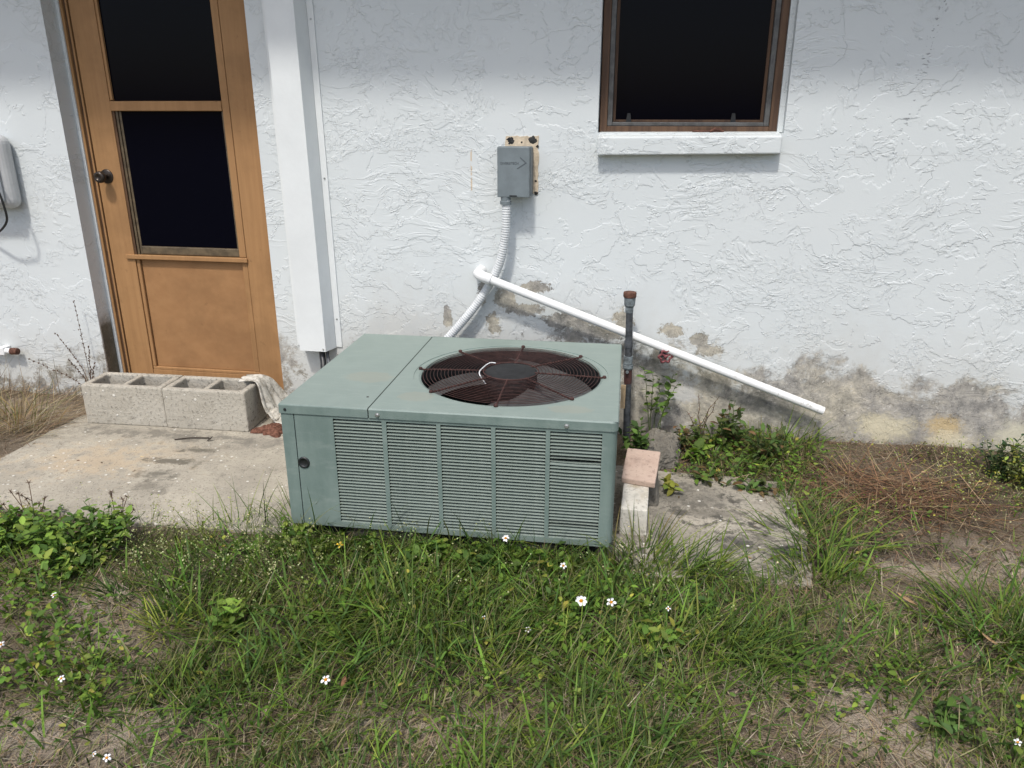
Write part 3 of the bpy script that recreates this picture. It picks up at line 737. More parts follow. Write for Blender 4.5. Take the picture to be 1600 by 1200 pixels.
# skirts
sk = [(rx0, ry0)]
def skirt(p, qv):
    (x0, y0), (x1, y1) = p, qv
    mb.add([(x0, y0, AH-LIP), (x1, y1, AH-LIP), (x1, y1, AH-.004), (x0, y0, AH-.004)], [(0, 1, 2, 3)])
cr = [(rx1-.022+.022*math.sin(a), ry0+.022-.022*math.cos(a)) for a in np.linspace(0, PI/2, 7)]
line = [(rx0, ry0)]+cr+[(rx1, ry1-.01), (rx1-.01, ry1), (rx0, ry1)]
inn = [(rx0, ry0+.004)]+[(rx1-.003-.019+.019*math.sin(a), ry0+.004+.019-.019*math.cos(a)) for a in np.linspace(0, PI/2, 7)]+[(rx1-.003, ry1-.011), (rx1-.011, ry1-.003), (rx0, ry1-.003)]
for i in range(len(line)-1):
    skirt(line[i], line[i+1])
    a, b = line[i], line[i+1]; c, d = inn[i], inn[i+1]
    mb.add([(a[0], a[1], AH-.004), (b[0], b[1], AH-.004), (d[0], d[1], AH+.0003), (c[0], c[1], AH+.0003)], [(0, 1, 2, 3)])
mb.add([(rx0, ry0, AH-LIP), (rx0, 0.0, AH-LIP), (rx0, 0, AH-.006), (rx0, ry0, AH-.004)], [(0, 1, 2, 3)])
fd = mb.build('fan_deck', 'green', ac)
mb = MB(); mb.add([(FC[0]+rr*math.cos(a), FC[1]+rr*math.sin(a), zz) for rr, zz in ((FR-.0006, AH-.014), (FR-.0006, AH-.16)) for a in angs], [(i, (i+1) % n, n+(i+1) % n, n+i) for i in range(n)])
mb.build('fan_shroud', 'black', ac, smooth=True)
for (a, z) in ((.327, AH-.020), (.928, AH-.021)):
    MB().lathe([(0, .006), (.004, .006), (.0055, .004), (.0055, .0015), (.008, .001), (.008, 0)], 12, Matrix.Translation((a, ry0, z)) @ Matrix.Rotation(PI/2, 4, 'X')).build('screw', 'screw', ac)
MB().lathe([(0, .003), (.004, .003), (.005, 0)], 10, Matrix.Translation((.018, ry0, AH-.018)) @ Matrix.Rotation(PI/2, 4, 'X')).build('screw', 'black', ac)
MB().lathe([(0, .002), (.0035, .0015), (.0045, 0)], 10, Matrix.Translation((.262, .10, AH))).build('screw', 'black', ac)
# guard
def gz(r): return AH+.002+.007*(1-(r/FR)**2)
guard = MB().torus((FC[0], FC[1], gz(.1)), .10, .0028, 48, 6).build('fan_guard', 'rust', ac, smooth=True)
NG = 17
for i in range(NG):
    r = .112+(FR-.006-.112)*i/(NG-1)
    MB().torus((FC[0], FC[1], gz(r)), r, .00115, 72, 5).build('guard_ring', 'rust', guard, smooth=True)
for k in range(8):
    a = k*PI/4; pts = []; rad = []
    for i in range(25):
        r = .085+(.335-.085)*i/24; pts.append((FC[0]+r*math.cos(a), FC[1]+r*math.sin(a), gz(min(r, FR))-.0032)); rad.append(.0028+.0009*(i % 2))
    s = MB().tube(pts, rad, 7)
    e = (FC[0]+.335*math.cos(a), FC[1]+.335*math.sin(a), AH+.001)
    s.lathe([(0, .006), (.0045, .006), (.0075, .003), (.0075, -.002)], 10, Matrix.Translation(e))
    s.build('guard_spoke', 'rust', guard)
cap = MB().lathe([(0, .0125), (.052, .0115), (.056, .0085), (.060, .006), (.088, .004), (.096, .0), (.097, -.03), (.08, -.09), (0, -.09)], 48, Matrix.Translation((FC[0]-.003, FC[1]+.005, AH+.004))).build('motor_cap', 'motor', ac, smooth=True)
# blades
fan = MB().lathe([(.075, -.05), (.075, -.13), (0, -.13)], 24, Matrix.Translation((FC[0], FC[1], AH))).build('fan', 'motor', ac)
for k in range(3):
    a0 = math.radians(40+120*k); mb = MB(); NRr, NA = 7, 10; vs = []
    for i in range(NRr):
        r = .07+.235*i/(NRr-1); span = math.radians(80+14*i/(NRr-1))
        for j in range(NA):
            u = j/(NA-1)-.5; a = a0+span*u+.25*(i/(NRr-1))**2
            vs.append((FC[0]+r*math.cos(a), FC[1]+r*math.sin(a), AH-.060+.050*u-.010*math.sin(PI*(u+.5))))
    fs = [(i*NA+j, i*NA+j+1, (i+1)*NA+j+1, (i+1)*NA+j) for i in range(NRr-1) for j in range(NA-1)]
    mb.add(vs, fs).build('fan_blade', 'blade', fan, smooth=True)
bx(.47, .65, .085, .20, AB+.02, AH-.125).build('inner_bracket', 'inner', ac)
bx(.31, 1.06, .04, AD-.02, AB+.013, AB+.02).build('drip_tray', 'seam', ac)
pw = smooth_path([(.615, .34, AH-.02), (.588, .36, AH+.012), (.592, .42, AH+.016), (.606, .475, AH+.016), (.625, .49, AH+.012)], 24)
MB().tube(pw, .0021, 8).build('lead_wire', 'wire', ac, smooth=True)

# ------------------------------------------------------------------ disconnect box, conduit, pipes, valve
box = thing('disconnect_box', 'grey plastic electrical disconnect box on the stucco wall', 'electrical box', (-.539, 0, 1.044))
mb = bx(-.067, .067, -.100, -.012, .0, .201); mb.build('cover', 'grey_pvc', box, bevel=.003)
bx(-.062, .069, -.070, -.002, .004, .197).build('housing', 'grey_pvc', box, bevel=.002)
t = np.linspace(0, 2*PI, 60, endpoint=False)
pl = [(-.056, .0), (.079, .0), (.079, .232), (-.056, .232)]
def ragged(x0, x1, z0, z1, n=14):
    P = []
    for (ax_, az), (bx_, bz) in zip([(x0, z0), (x1, z0), (x1, z1), (x0, z1)], [(x1, z0), (x1, z1), (x0, z1), (x0, z0)]):
        for i in range(n):
            k = i/n; P.append((ax_+(bx_-ax_)*k+random.gauss(0, .0018), az+(bz-az)*k+random.gauss(0, .0018)))
    return P
P = ragged(-.050, .091, .004, .240); m = len(P)
pb = MB().add([(x, -.004, z) for x, z in P]+[(x, .001, z) for x, z in P], [tuple(range(m))]+[(i, i+m, (i+1) % m+m, (i+1) % m) for i in range(m)]).build('backing_patch', 'tan', box)
pb['label'] = 'bare tan patch with black mastic behind the box'
for (cx, cz, rr) in [(-.026, .222, .017), (.066, .226, .018), (.083, .010, .009), (.081, .060, .0055), (.020, .216, .0045), (.086, .200, .007)]:
    P = [(cx+rr*(1+random.gauss(0, .18))*math.cos(a), cz+rr*.85*(1+random.gauss(0, .18))*math.sin(a)) for a in np.linspace(0, 2*PI, 22, endpoint=False)]
    MB().add([(cx, -.008, cz)]+[(x, -.0038, z) for x, z in P], [(0, 1+(i+1) % 22, 1+i) for i in range(22)]).build('mastic_blob', 'mastic', pb)
bx(-.016, .016, -.1008, -.0985, .0035, .0085).build('pull_slot', 'black', box)
cu = bpy.data.curves.new('txt', 'FONT'); cu.body = 'DIVERSITECH'; cu.size = .0135; cu.extrude = .0009; cu.align_x = 'LEFT'
cu.body_format[0].use_small_caps = False
to = bpy.data.objects.new('txt', cu); C.objects.link(to); bpy.context.view_layer.update()
tm = bpy.data.meshes.new_from_object(to.evaluated_get(bpy.context.evaluated_depsgraph_get())); bpy.data.objects.remove(to)
v = np.array([p.co for p in tm.vertices]); wid = v[:, 0].max()
tm.materials.clear(); tm.materials.append(M['grey_mark'])
let = put('lettering', tm, box); let.rotation_euler = (PI/2, 0, 0); let.scale = (.076/wid, .95, 1); let.location = (-.054, -.1003, .132)
MB().add([(x, yy, z) for yy in (-.1012, -.0995) for x, z in [(.028, .158), (.050, .1385), (.015, .117), (.018, .1145), (.056, .1385), (.030, .161)]],
         [(0, 1, 4, 5), (1, 2, 3, 4), (6+5, 6+4, 6+1, 6), (6+4, 6+3, 6+2, 6+1), (0, 6, 7, 1), (4, 10, 11, 5), (3, 9, 10, 4), (1, 7, 8, 2)]).build('arrow_mark', 'grey_mark', box)

cp = [np.array([-.574, -.08, 1.052])]+[onwall(a, b, c) for a, b, c in [(791, 322, -.08), (790.5, 350, -.078), (788, 380, -.07), (780.5, 412, -.06), (764, 446, -.045), (738, 484, -.05), (700, 528, -.06)]]
cp += [np.array([-.93, -.12, .33]), np.array([-.97, -.24, .26]), np.array([-.97, -.33, .25])]
path = np.array(smooth_path(cp, 420)); sl = np.concatenate([[0], np.cumsum(np.linalg.norm(np.diff(path, axis=0), axis=1))]); uu_ = np.arange(0, sl[-1], .0022)
path = [np.array([np.interp(u_, sl, path[:, k]) for k in range(3)]) for u_ in uu_]
rad = [.0186+.0011*math.sin(i*2*PI*.0022/.0105) for i in range(len(path))]
cd = thing('conduit', 'light grey corrugated flexible conduit curving down from the electrical box', 'conduit', (0, 0, 0))
MB().tube(path, rad, 14).build('corrugated_hose', 'conduit', cd, smooth=True)
MB().lathe([(.021, -.002), (.021, -.018), (.0245, -.02), (.0245, -.032), (.018, -.034)], 10, Matrix.Translation((-.574, -.08, 1.046))).build('fitting', 'grey_pvc', cd)

pv = thing('drain_pipe', 'long white plastic drain pipe slanting down across the wall', 'pipe', (0, 0, 0))
pA = onwall(749, 430, -.088); pB = onwall(1286, 642, -.06)
d = (pB-pA)/np.linalg.norm(pB-pA)
mb = MB().tube([pA+d*.03, pB], .0182, 20, caps=False)
mb.tube([pB-d*.05, pB], .0150, 20, caps=False)
side = np.cross(d, [0, 1, 0]); ringv = []
for r_ in (.0182, .0150):
    for k in range(20):
        a = 2*PI*k/20; ringv.append(pB+(side*math.cos(a)+np.cross(d, side)*math.sin(a))*r_)
mb.add(ringv, [(k, (k+1) % 20, 20+(k+1) % 20, 20+k) for k in range(20)])
mb.build('tube', 'pvc', pv, smooth=True)
el = smooth_path([pA+d*.052, pA+d*.02, pA-d*.004+np.array([0, .012, 0]), pA-d*.010+np.array([0, .04, 0]), pA-d*.010+np.array([0, .10, 0])], 24)
MB().tube(el, .0235, 20).build('elbow', 'pvc', pv, smooth=True)
MB().tube([pB-d*.06, pB-d*.055], .0149, 16).build('bore', 'seam', pv)

rs = thing('riser_pipe', 'weathered dark standpipe with rusty cap behind the green unit', 'pipe', (-.030, -.12, 0))
MB().tube([(.012, 0, -.06), (.003, 0, .27)], .0155, 16).build('lower_pipe', 'iron', rs, smooth=True)
MB().tube([(.003, 0, .265), (.001, 0, .335)], .0172, 16).build('sleeve', 'maroon', rs, smooth=True)
MB().tube([(.001, 0, .33), (-.006, 0, .585)], .0150, 16).build('upper_pipe', 'iron', rs, smooth=True)
MB().lathe([(.0, .352), (.0225, .350), (.0225, .336), (.0185, .328), (.0, .328)], 16).build('clamp', 'galv', rs)
MB().lathe([(.0, .388), (.0195, .388), (.0195, .354), (.0, .352)], 20, Matrix.Translation((-.001, 0, 0))).build('coupling', 'galv', rs)
MB().lathe([(.0, .458), (.0178, .458), (.0178, .428), (.0, .426)], 20, Matrix.Translation((-.003, 0, 0))).build('coupling', 'iron', rs)
MB().lathe([(.0, .584), (.0165, .58), (.0172, .603), (.0225, .612), (.0245, .648), (.0, .65)], 20, Matrix.Translation((-.007, 0, 0))).build('coupling', 'galv', rs, smooth=False)
MB().lathe([(.0, .670), (.0262, .668), (.0275, .664), (.0275, .650), (.0262, .646), (.0, .646)], 24, Matrix.Translation((-.008, 0, 0))).build('cap', 'rustcap', rs)
bx(-.024, -.004, -.026, -.018, .155, .262).build('wood_lath', 'lath', rs)
MB().lathe([(0, .010), (.005, .010), (.007, .004), (.007, -.002)], 8, Matrix.Translation((-.002, -.022, .322)) @ Matrix.Rotation(PI/2, 4, 'X')).build('bolt', 'galv', rs)

vc = onwall(1040, 557, -.085)
vv = thing('hose_valve', 'faded pink red handwheel valve under the slanting drain pipe', 'valve', tuple(vc))
ax3 = Matrix.Rotation(math.radians(98), 4, 'X') @ Matrix.Rotation(math.radians(14), 4, 'Y')
N5 = 60; vs = []; fs = []
for i in range(N5):
    a = 2*PI*i/N5; R0 = .0255+.0042*math.cos(6*a)
    for k in range(8):
        b = 2*PI*k/8; rr = R0+.0062*math.cos(b); vs.append(ax3 @ Vector((rr*math.cos(a), rr*math.sin(a), .0055*math.sin(b))))
for i in range(N5):
    for k in range(8): fs.append((i*8+k, ((i+1) % N5)*8+k, ((i+1) % N5)*8+(k+1) % 8, i*8+(k+1) % 8))
hw = MB().add(vs, fs)
for k in range(3):
    a = k*2*PI/3+.4; hw.tube([ax3 @ Vector((.006*math.cos(a), .006*math.sin(a), 0)), ax3 @ Vector((.025*math.cos(a), .025*math.sin(a), 0))], .0045, 8)
hw.lathe([(0, .006), (.008, .006), (.009, -.006)], 12, ax3)
hw.build('handwheel', 'valve', vv, smooth=True)
MB().tube([(0, 0, 0), (-.004, .03, .002)], .006, 10).tube([(-.004, .022, .002), (-.012, .088, .004)], .0135, 14).lathe([(0, .0), (.021, .0), (.021, .012), (0, .012)], 6, Matrix.Translation((-.007, .04, .003)) @ Matrix.Rotation(-PI/2, 4, 'X')).build('valve_body', 'galv', vv)

mt = thing('utility_box', 'grey white rounded utility box at the left of the tan door', 'utility box', (-3.075, 0, .945))
bx(-.14, .150, -.085, -.001, .0, .335).build('casing', 'meter', mt, bevel=.045, seg=5)
bx(-.12, .118, -.115, -.083, .03, .30).build('front_cover', 'meter_face', mt, bevel=.028, seg=5)
for i, x0 in enumerate((.10,)):
    tag(MB().tube(smooth_path([(x0, -.10, .14), (x0+.03, -.135, .11), (x0+.045, -.135, .03), (x0+.03, -.12, -.05), (x0-.06, -.09, -.11), (x0-.16, -.05, -.12)], 40), .0055, 10).build('cable', 'black', mt, smooth=True), None)
    break
ps = thing('pipe_stub', 'small white pipe stub with rusty end low on the wall beside the weeds', 'pipe', (-3.125, 0, .222))
MB().tube([(-.22, -.036, .0), (-.03, -.036, .0)], .014, 14).build('tube', 'pvc', ps, smooth=True)
MB().lathe([(0, .004), (.017, .004), (.0175, .0), (.0175, -.034), (0, -.036)], 14, Matrix.Translation((0, -.036, 0)) @ Matrix.Rotation(PI/2, 4, 'Y')).build('end_cap', 'rustcap', ps)
bx(-.10, -.065, -.052, .0, -.02, .02).build('bracket', 'pvc', ps, bevel=.003)

# ------------------------------------------------------------------ blocks, towel, rags, bricks, rock
def block_mesh():
    xs = [0, .031, .186, .212, .367, .398]; ys = [0, .031, .163, .194]; H = .194
    bm = bmesh.new(); V = {}
    for k, z in enumerate((0, H)):
        for i, x in enumerate(xs):
            for j, y in enumerate(ys):
                tx = 0.0035 if k == 0 else 0.0
                xx = x+(tx if i in (2, 4) else -tx if i in (1, 3) else 0); yy = y+(tx if j == 2 else -tx if j == 1 else 0)
                V[i, j, k] = bm.verts.new((xx, yy, z))
    hole = {(1, 1), (3, 1)}
    for i in range(5):
        for j in range(3):
            if (i, j) in hole: continue
            bm.faces.new([V[i, j, 1], V[i+1, j, 1], V[i+1, j+1, 1], V[i, j+1, 1]]); bm.faces.new([V[i, j+1, 0], V[i+1, j+1, 0], V[i+1, j, 0], V[i, j, 0]])
    for i in range(5):
        bm.faces.new([V[i, 0, 0], V[i+1, 0, 0], V[i+1, 0, 1], V[i, 0, 1]]); bm.faces.new([V[i+1, 3, 0], V[i, 3, 0], V[i, 3, 1], V[i+1, 3, 1]])
    for j in range(3):
        bm.faces.new([V[0, j+1, 0], V[0, j, 0], V[0, j, 1], V[0, j+1, 1]]); bm.faces.new([V[5, j, 0], V[5, j+1, 0], V[5, j+1, 1], V[5, j, 1]])
    for i in (1, 3):
        bm.faces.new([V[i, 1, 1], V[i+1, 1, 1], V[i+1, 1, 0], V[i, 1, 0]][::-1]); bm.faces.new([V[i, 2, 0], V[i+1, 2, 0], V[i+1, 2, 1], V[i, 2, 1]][::-1])
        bm.faces.new([V[i, 1, 0], V[i, 2, 0], V[i, 2, 1], V[i, 1, 1]][::-1]); bm.faces.new([V[i+1, 2, 0], V[i+1, 1, 0], V[i+1, 1, 1], V[i+1, 2, 1]][::-1])
    bmesh.ops.recalc_face_normals(bm, faces=bm.faces)
    me = bpy.data.meshes.new('concrete_block'); bm.to_mesh(me); bm.free(); me.materials.append(M['block']); return me
tx = bpy.data.textures.new('rough', 'CLOUDS'); tx.noise_scale = .022; tx.noise_depth = 3
def roughen(o, st=.0026, lev=4, bev=.007):
    b = o.modifiers.new('bevel', 'BEVEL'); b.width = bev; b.segments = 2; b.limit_method = 'ANGLE'
    s = o.modifiers.new('sub', 'SUBSURF'); s.subdivision_type = 'SIMPLE'; s.levels = s.render_levels = lev
    d = o.modifiers.new('disp', 'DISPLACE'); d.texture = tx; d.strength = st; d.mid_level = .5; d.texture_coords = 'GLOBAL'
bme = block_mesh(); BA = .043; B0 = np.array([-2.5173, -.3656]); U = np.array([math.cos(BA), math.sin(BA)])
for i in range(2):
    o = put('concrete_block', bme); p = B0+U*(.401*i); o.location = (p[0], p[1]+(.0, -.004)[i], -.001); o.rotation_euler = (0, 0, BA+(.006, -.008)[i]); roughen(o)
    tag(o, ('hollow concrete block on the pad, beside the dry weeds', 'hollow concrete block with a towel over its end')[i], 'block', 'concrete blocks lying as a doorstep')

# towel over the end of the right-hand block
def local_to_world(s, tt, z): p = B0+U*s+np.array([-math.sin(BA), math.cos(BA)])*tt; return (p[0], p[1], z)
prof = [(.722, .199), (.75, .201), (.778, .2035), (.797, .203), (.812, .196), (.820, .178), (.826, .15), (.832, .12), (.842, .09), (.856, .060), (.872, .036), (.890, .020), (.915, .012), (.945, .009), (.985, .008), (1.02, .007)]
pp = smooth_path([(a, b, 0) for a, b in prof], 64); NU = len(pp); NV = 40; vs = []
for i, p_ in enumerate(pp):
    f = i/(NU-1); hang = min(1, max(0, (f-.24)/.3))
    for j in range(NV):
        v_ = j/(NV-1); wdt = .105+.075*hang; c0 = .150+.01*hang-.05*max(0, f-.6)
        tt = c0+(v_-.5)*wdt
        fold = (math.sin(v_*19+1.0+1.5*f)*.55+math.sin(v_*33+.5-f*2)*.25+math.sin(v_*8)*.3)*hang
        off = .011*fold+.012*hang
        s_ = p_[0]+off*(.9 if f < .75 else .2)+(.04*(v_-.3))*hang; z_ = p_[1]+max(0, fold*.012+.008)*(1 if f > .6 else .0)
        if f < .25: z_ += .003*math.sin(v_*15+f*9)+.003+(.010*max(0, .5-f*2)*math.sin(v_*4))
        s_ += .006*math.sin(v_*40)*(1 if i in (0, NU-1) else 0)
        vs.append(local_to_world(s_, tt, z_))
fs = [(i*NV+j, (i+1)*NV+j, (i+1)*NV+j+1, i*NV+j+1) for i in range(NU-1) for j in range(NV-1)]
tw = MB().add(vs, fs).build('towel', 'towel', None, smooth=True); so = tw.modifiers.new('thick', 'SOLIDIFY'); so.thickness = .005; so.offset = 1
tag(tw, 'grubby white towel draped over the end of a concrete block', 'towel')
def crumple(name, mat, c, rx, ry, h, label, cat, seed):
    n = 34; V = []; r2 = np.random.default_rng(seed)
    for i in range(n):
        for j in range(n):
            u, v = i/(n-1)*2-1, j/(n-1)*2-1
            k = max(abs(u), abs(v)); l = math.hypot(u, v) or 1; uu, vv_ = u*k/l, v*k/l     # square to disc
            a = math.atan2(vv_, uu); rr = 1+.28*math.sin(3*a+seed)+.18*math.sin(7*a+2*seed)
            x, y = c[0]+uu*rx*rr, c[1]+vv_*ry*rr
            z = h*(1-k**2.2)*(.35+1.2*float(fbm(x, y, 26, seed)))+.004+h*.5*float(abs(fbm(x, y, 60, seed+3)-.5))
            V.append((x, y, c[2]+z if k < .99 else c[2]+.001))
    F = [(i*n+j, (i+1)*n+j, (i+1)*n+j+1, i*n+j+1) for i in range(n-1) for j in range(n-1)]
    return tag(MB().add(V, F).build(name, mat, None, smooth=True), label, cat)
crumple('rag', 'brownrag', (-1.622, -.312, 0), .068, .055, .030, 'crumpled brown rag on the pad below the towel', 'rag', 4)
sa, sb = onground(273, 688), onground(327, 685.5)
tag(MB().tube(smooth_path([(sa[0], sa[1], .004), ((sa[0]+sb[0])/2, (sa[1]+sb[1])/2+.004, .007), (sb[0], sb[1], .004)], 10), .0028, 7).build('twig', 'stick', None), 'thin dark twig on the concrete pad before the blocks', 'twig')

def rough_box(name, pts, mat, label, cat, st=.004, bev=.006, lev=4):
    """eight corners: bottom four, top four"""
    o = MB().add(pts, [(3, 2, 1, 0), (4, 5, 6, 7), (0, 1, 5, 4), (1, 2, 6, 5), (2, 3, 7, 6), (3, 0, 4, 7)]).build(name, mat, None); roughen(o, st, lev, bev); return tag(o, label, cat)
rough_box('white_block', [(-.022, -.952, -.004), (.072, -.955, -.004), (.080, -.60, -.004), (-.014, -.60, -.004), (-.021, -.952, .097), (.070, -.953, .097), (.079, -.60, .097), (-.013, -.60, .097)], 'whiteblock', 'whitewashed concrete brick standing beside the green unit', 'brick', .003, .004)
rough_box('paving_brick', [(-.026, -.757, .097), (.095, -.784, .097), (.116, -.598, .140), (-.011, -.583, .140), (-.026, -.760, .121), (.095, -.787, .121), (.114, -.606, .166), (-.011, -.591, .166)], 'pinkbrick', 'pale pink brick tilted on the whitewashed block', 'brick', .003, .004)
rough_box('shade_stone', [(.055, -.74, -.004), (.115, -.73, -.004), (.118, -.64, -.004), (.082, -.62, -.004), (.084, -.73, .099), (.100, -.72, .100), (.106, -.64, .121), (.084, -.62, .125)], 'rock', 'added grey stone standing in for the shade under the pink brick', 'stone', .006, .006)  # added dark stone fills the shade below the overhanging brick
rk = [(.03, -.44, -.02), (.195, -.36, -.02), (.235, -.13, -.02), (.03, -.12, -.02), (.05, -.42, .045), (.18, -.335, .050), (.195, -.20, .075), (.09, -.16, .09)]
rough_box('rock', rk, 'rock', 'grey angular rock under the leafy weed behind the bricks', 'rock', .03, .02)

# ------------------------------------------------------------------ plants (vectorised blades and leaves)
def mesh_np(name, V, F, col, mat):
    """V (n,3), F list of arrays (m,k)"""
    me = bpy.data.meshes.new(name); me.vertices.add(len(V)); me.vertices.foreach_set('co', V.astype(np.float32).ravel())
    idx = np.concatenate([f.ravel() for f in F]).astype(np.int32); ln = np.concatenate([np.full(len(f), f.shape[1]) for f in F])
    st = np.concatenate([[0], np.cumsum(ln)[:-1]]).astype(np.int32)
    me.loops.add(len(idx)); me.loops.foreach_set('vertex_index', idx); me.polygons.add(len(ln)); me.polygons.foreach_set('loop_start', st)
    me.update(calc_edges=True); set_col(me, col); me.materials.append(M[mat])
    me.polygons.foreach_set('use_smooth', np.ones(len(ln), bool)); return me
def blades(P, h, wd, yaw, lean, bend, col, tipcol=None, seg=4):
    """grass blades: base P, length h, width, heading yaw, lean 0 (upright) .. 1 (flat), extra bend towards the tip"""
    n = len(P); ts = np.linspace(0, 1, seg+1); wf = np.array([.75, 1, .85, .55, .0])[:seg+1] if seg == 4 else np.array([.9, 1.0, .6, 0])
    dx, dy = np.cos(yaw), np.sin(yaw); cur = P.copy(); V = np.zeros((n, 2*seg+1, 3)); K = np.zeros((n, 2*seg+1, 3))
    tw = yaw+np.pi/2+rng.normal(0, .5, n)
    sx, sy = np.cos(tw), np.sin(tw)
    tipcol = col if tipcol is None else tipcol
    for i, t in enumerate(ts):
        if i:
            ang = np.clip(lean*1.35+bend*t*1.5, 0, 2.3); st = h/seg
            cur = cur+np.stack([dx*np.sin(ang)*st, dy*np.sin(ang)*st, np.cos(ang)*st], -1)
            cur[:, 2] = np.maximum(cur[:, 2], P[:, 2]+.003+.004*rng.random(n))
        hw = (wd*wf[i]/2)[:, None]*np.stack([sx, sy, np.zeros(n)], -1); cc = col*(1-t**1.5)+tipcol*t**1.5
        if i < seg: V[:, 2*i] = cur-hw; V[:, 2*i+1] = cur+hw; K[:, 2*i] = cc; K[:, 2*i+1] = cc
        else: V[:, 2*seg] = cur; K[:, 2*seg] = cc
    b = (np.arange(n)*(2*seg+1))[:, None]
    Q = np.concatenate([b+np.array([[2*i, 2*i+1, 2*i+3, 2*i+2]]) for i in range(seg-1)]); T3 = b+np.array([[2*seg-2, 2*seg-1, 2*seg]])
    return V.reshape(-1, 3), [Q, T3], K.reshape(-1, 3)
def leaves(P, yaw, pitch, L, W, roll, col, droop=.35):
    """pointed oval leaves folded along the midrib"""
    n = len(P); st = [(0, .0), (.22, .72), (.5, 1.0), (.78, .62), (1, 0)]
    cy, sy = np.cos(yaw), np.sin(yaw); V = np.zeros((n, 11, 3)); k = 0; order = []
    def place(a, b, c):   # along, across, up in leaf frame
        cr, sr = np.cos(roll), np.sin(roll); b2 = b*cr-c*sr; c2 = b*sr+c*cr
        cp, sp = np.cos(pitch), np.sin(pitch); a2 = a*cp-c2*sp; c3 = a*sp+c2*cp
        return P+np.stack([a2*cy-b2*sy, a2*sy+b2*cy, c3], -1)
    for i, (t, wf) in enumerate(st):
        z = -droop*L*t*t*.6
        V[:, k] = place(L*t, 0*L, z); k += 1
        if wf:
            V[:, k] = place(L*t, W*wf/2, z+W*wf*.14); V[:, k+1] = place(L*t, -W*wf/2, z+W*wf*.14); k += 2
    b = (np.arange(n)*11)[:, None]
    T3 = np.concatenate([b+np.array([q_]) for q_ in [(0, 1, 2), (0, 3, 1), (10, 8, 7), (10, 7, 9)]][:0]+[b+np.array([[0, 1, 2]])*0+np.array([[0, 2, 1]]), b+np.array([[0, 1, 3]]), b+np.array([[7, 8, 10]]), b+np.array([[7, 10, 9]])])
    Q = np.concatenate([b+np.array([[1, 2, 5, 4]]), b+np.array([[1, 4, 6, 3]]), b+np.array([[4, 5, 8, 7]]), b+np.array([[4, 7, 9, 6]])])
    K = np.repeat(col[:, None], 11, 1).copy(); K[:, [0, 1, 4, 7, 10]] *= 1.12
    return V.reshape(-1, 3), [Q, T3], K.reshape(-1, 3)
def merge(parts):
    Vs = []; Fs = []; Ks = []; o = 0
    for V, F, K in parts:
        Vs.append(V); Fs += [f+o for f in F]; Ks.append(K); o += len(V)
    return np.concatenate(Vs), Fs, np.concatenate(Ks)
def palette(n, cols, var=.27):
    c = np.array(cols, float)[rng.integers(0, len(cols), n)]
    return np.clip(c*(1+rng.normal(0, var, (n, 1)))*(1+rng.normal(0, .05, (n, 3))), .004, .9)
GREENS = [(.088, .150, .026), (.115, .180, .030), (.052, .096, .024), (.155, .208, .040), (.070, .128, .032)]
OLIVE = [(.150, .170, .062), (.18, .175, .082), (.120, .145, .055)]
STRAW = [(.36, .29, .17), (.43, .35, .22), (.28, .205, .115), (.33, .265, .175), (.50, .43, .31)]
RUSTY = [(.235, .145, .085), (.30, .20, .12), (.165, .098, .060), (.38, .28, .18), (.44, .35, .235)]
LEAFC = [(.105, .185, .026), (.085, .155, .026), (.145, .230, .034), (.065, .118, .024)]
YELLOWG = [(.24, .28, .052), (.30, .29, .058), (.19, .245, .048)]
AX0, AY0 = -1.1243, -1.1585
def free(x, y, grow=0.0):
    ac_ = (x > AX0-.02) & (x < AX0+AW+.03) & (y > AY0-.006+(x-AX0)*.0228) & (y < AY0+AD+.05)
    bl = (x > -2.55) & (x < -1.55) & (y > -.42) & (y < .0)
    br = (x > -.045) & (x < .125) & (y > -.97) & (y < -.60)
    return ~(ac_ | bl | br | (y > -.012))
def scatter(n, F, power=1.0, slab_ok=.0, clump=0.0, cs=8, off=0, region=(-3.3, 2.6, -2.75, -.012)):
    x = rng.uniform(region[0], region[1], n); y = rng.uniform(region[2], region[3], n)
    p = field(F, x, y)**power
    if clump: p = p*np.clip(1+clump*(fbm(x, y, cs, off, 3)-.5)*4, 0, 2.2)
    k = (rng.random(n) < p) & free(x, y)
    s = on_slab(x, y, .03); k &= (~s) | (rng.random(n) < slab_ok)
    return x[k], y[k]
def base(x, y): return np.stack([x, y, np.where(on_slab(x, y, .02), -.002, gheight(x, y)-.004)], -1)

# fine green grass
x, y = scatter(150000, GRASS, 1.25, .0, .75, 7, 3); n = len(x); g = field(GRASS, x, y)
hgt = (.045+.085*g)*rng.uniform(.55, 1.4, n)*(.7+.6*fbm(x, y, 5, 12))
yaw = rng.uniform(0, 2*PI, n)*.6+fbm(x, y, 3, 14)*9
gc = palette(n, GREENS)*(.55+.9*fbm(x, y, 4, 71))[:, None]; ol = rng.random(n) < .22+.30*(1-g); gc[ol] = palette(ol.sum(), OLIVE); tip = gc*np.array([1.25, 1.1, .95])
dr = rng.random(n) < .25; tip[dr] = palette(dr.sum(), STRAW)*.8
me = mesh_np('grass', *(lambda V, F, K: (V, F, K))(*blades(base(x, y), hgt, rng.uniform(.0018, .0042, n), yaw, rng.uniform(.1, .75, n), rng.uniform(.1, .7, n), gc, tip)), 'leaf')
tag(put('grass', me), 'green yard grass in front of the unit', 'grass', kind='stuff')
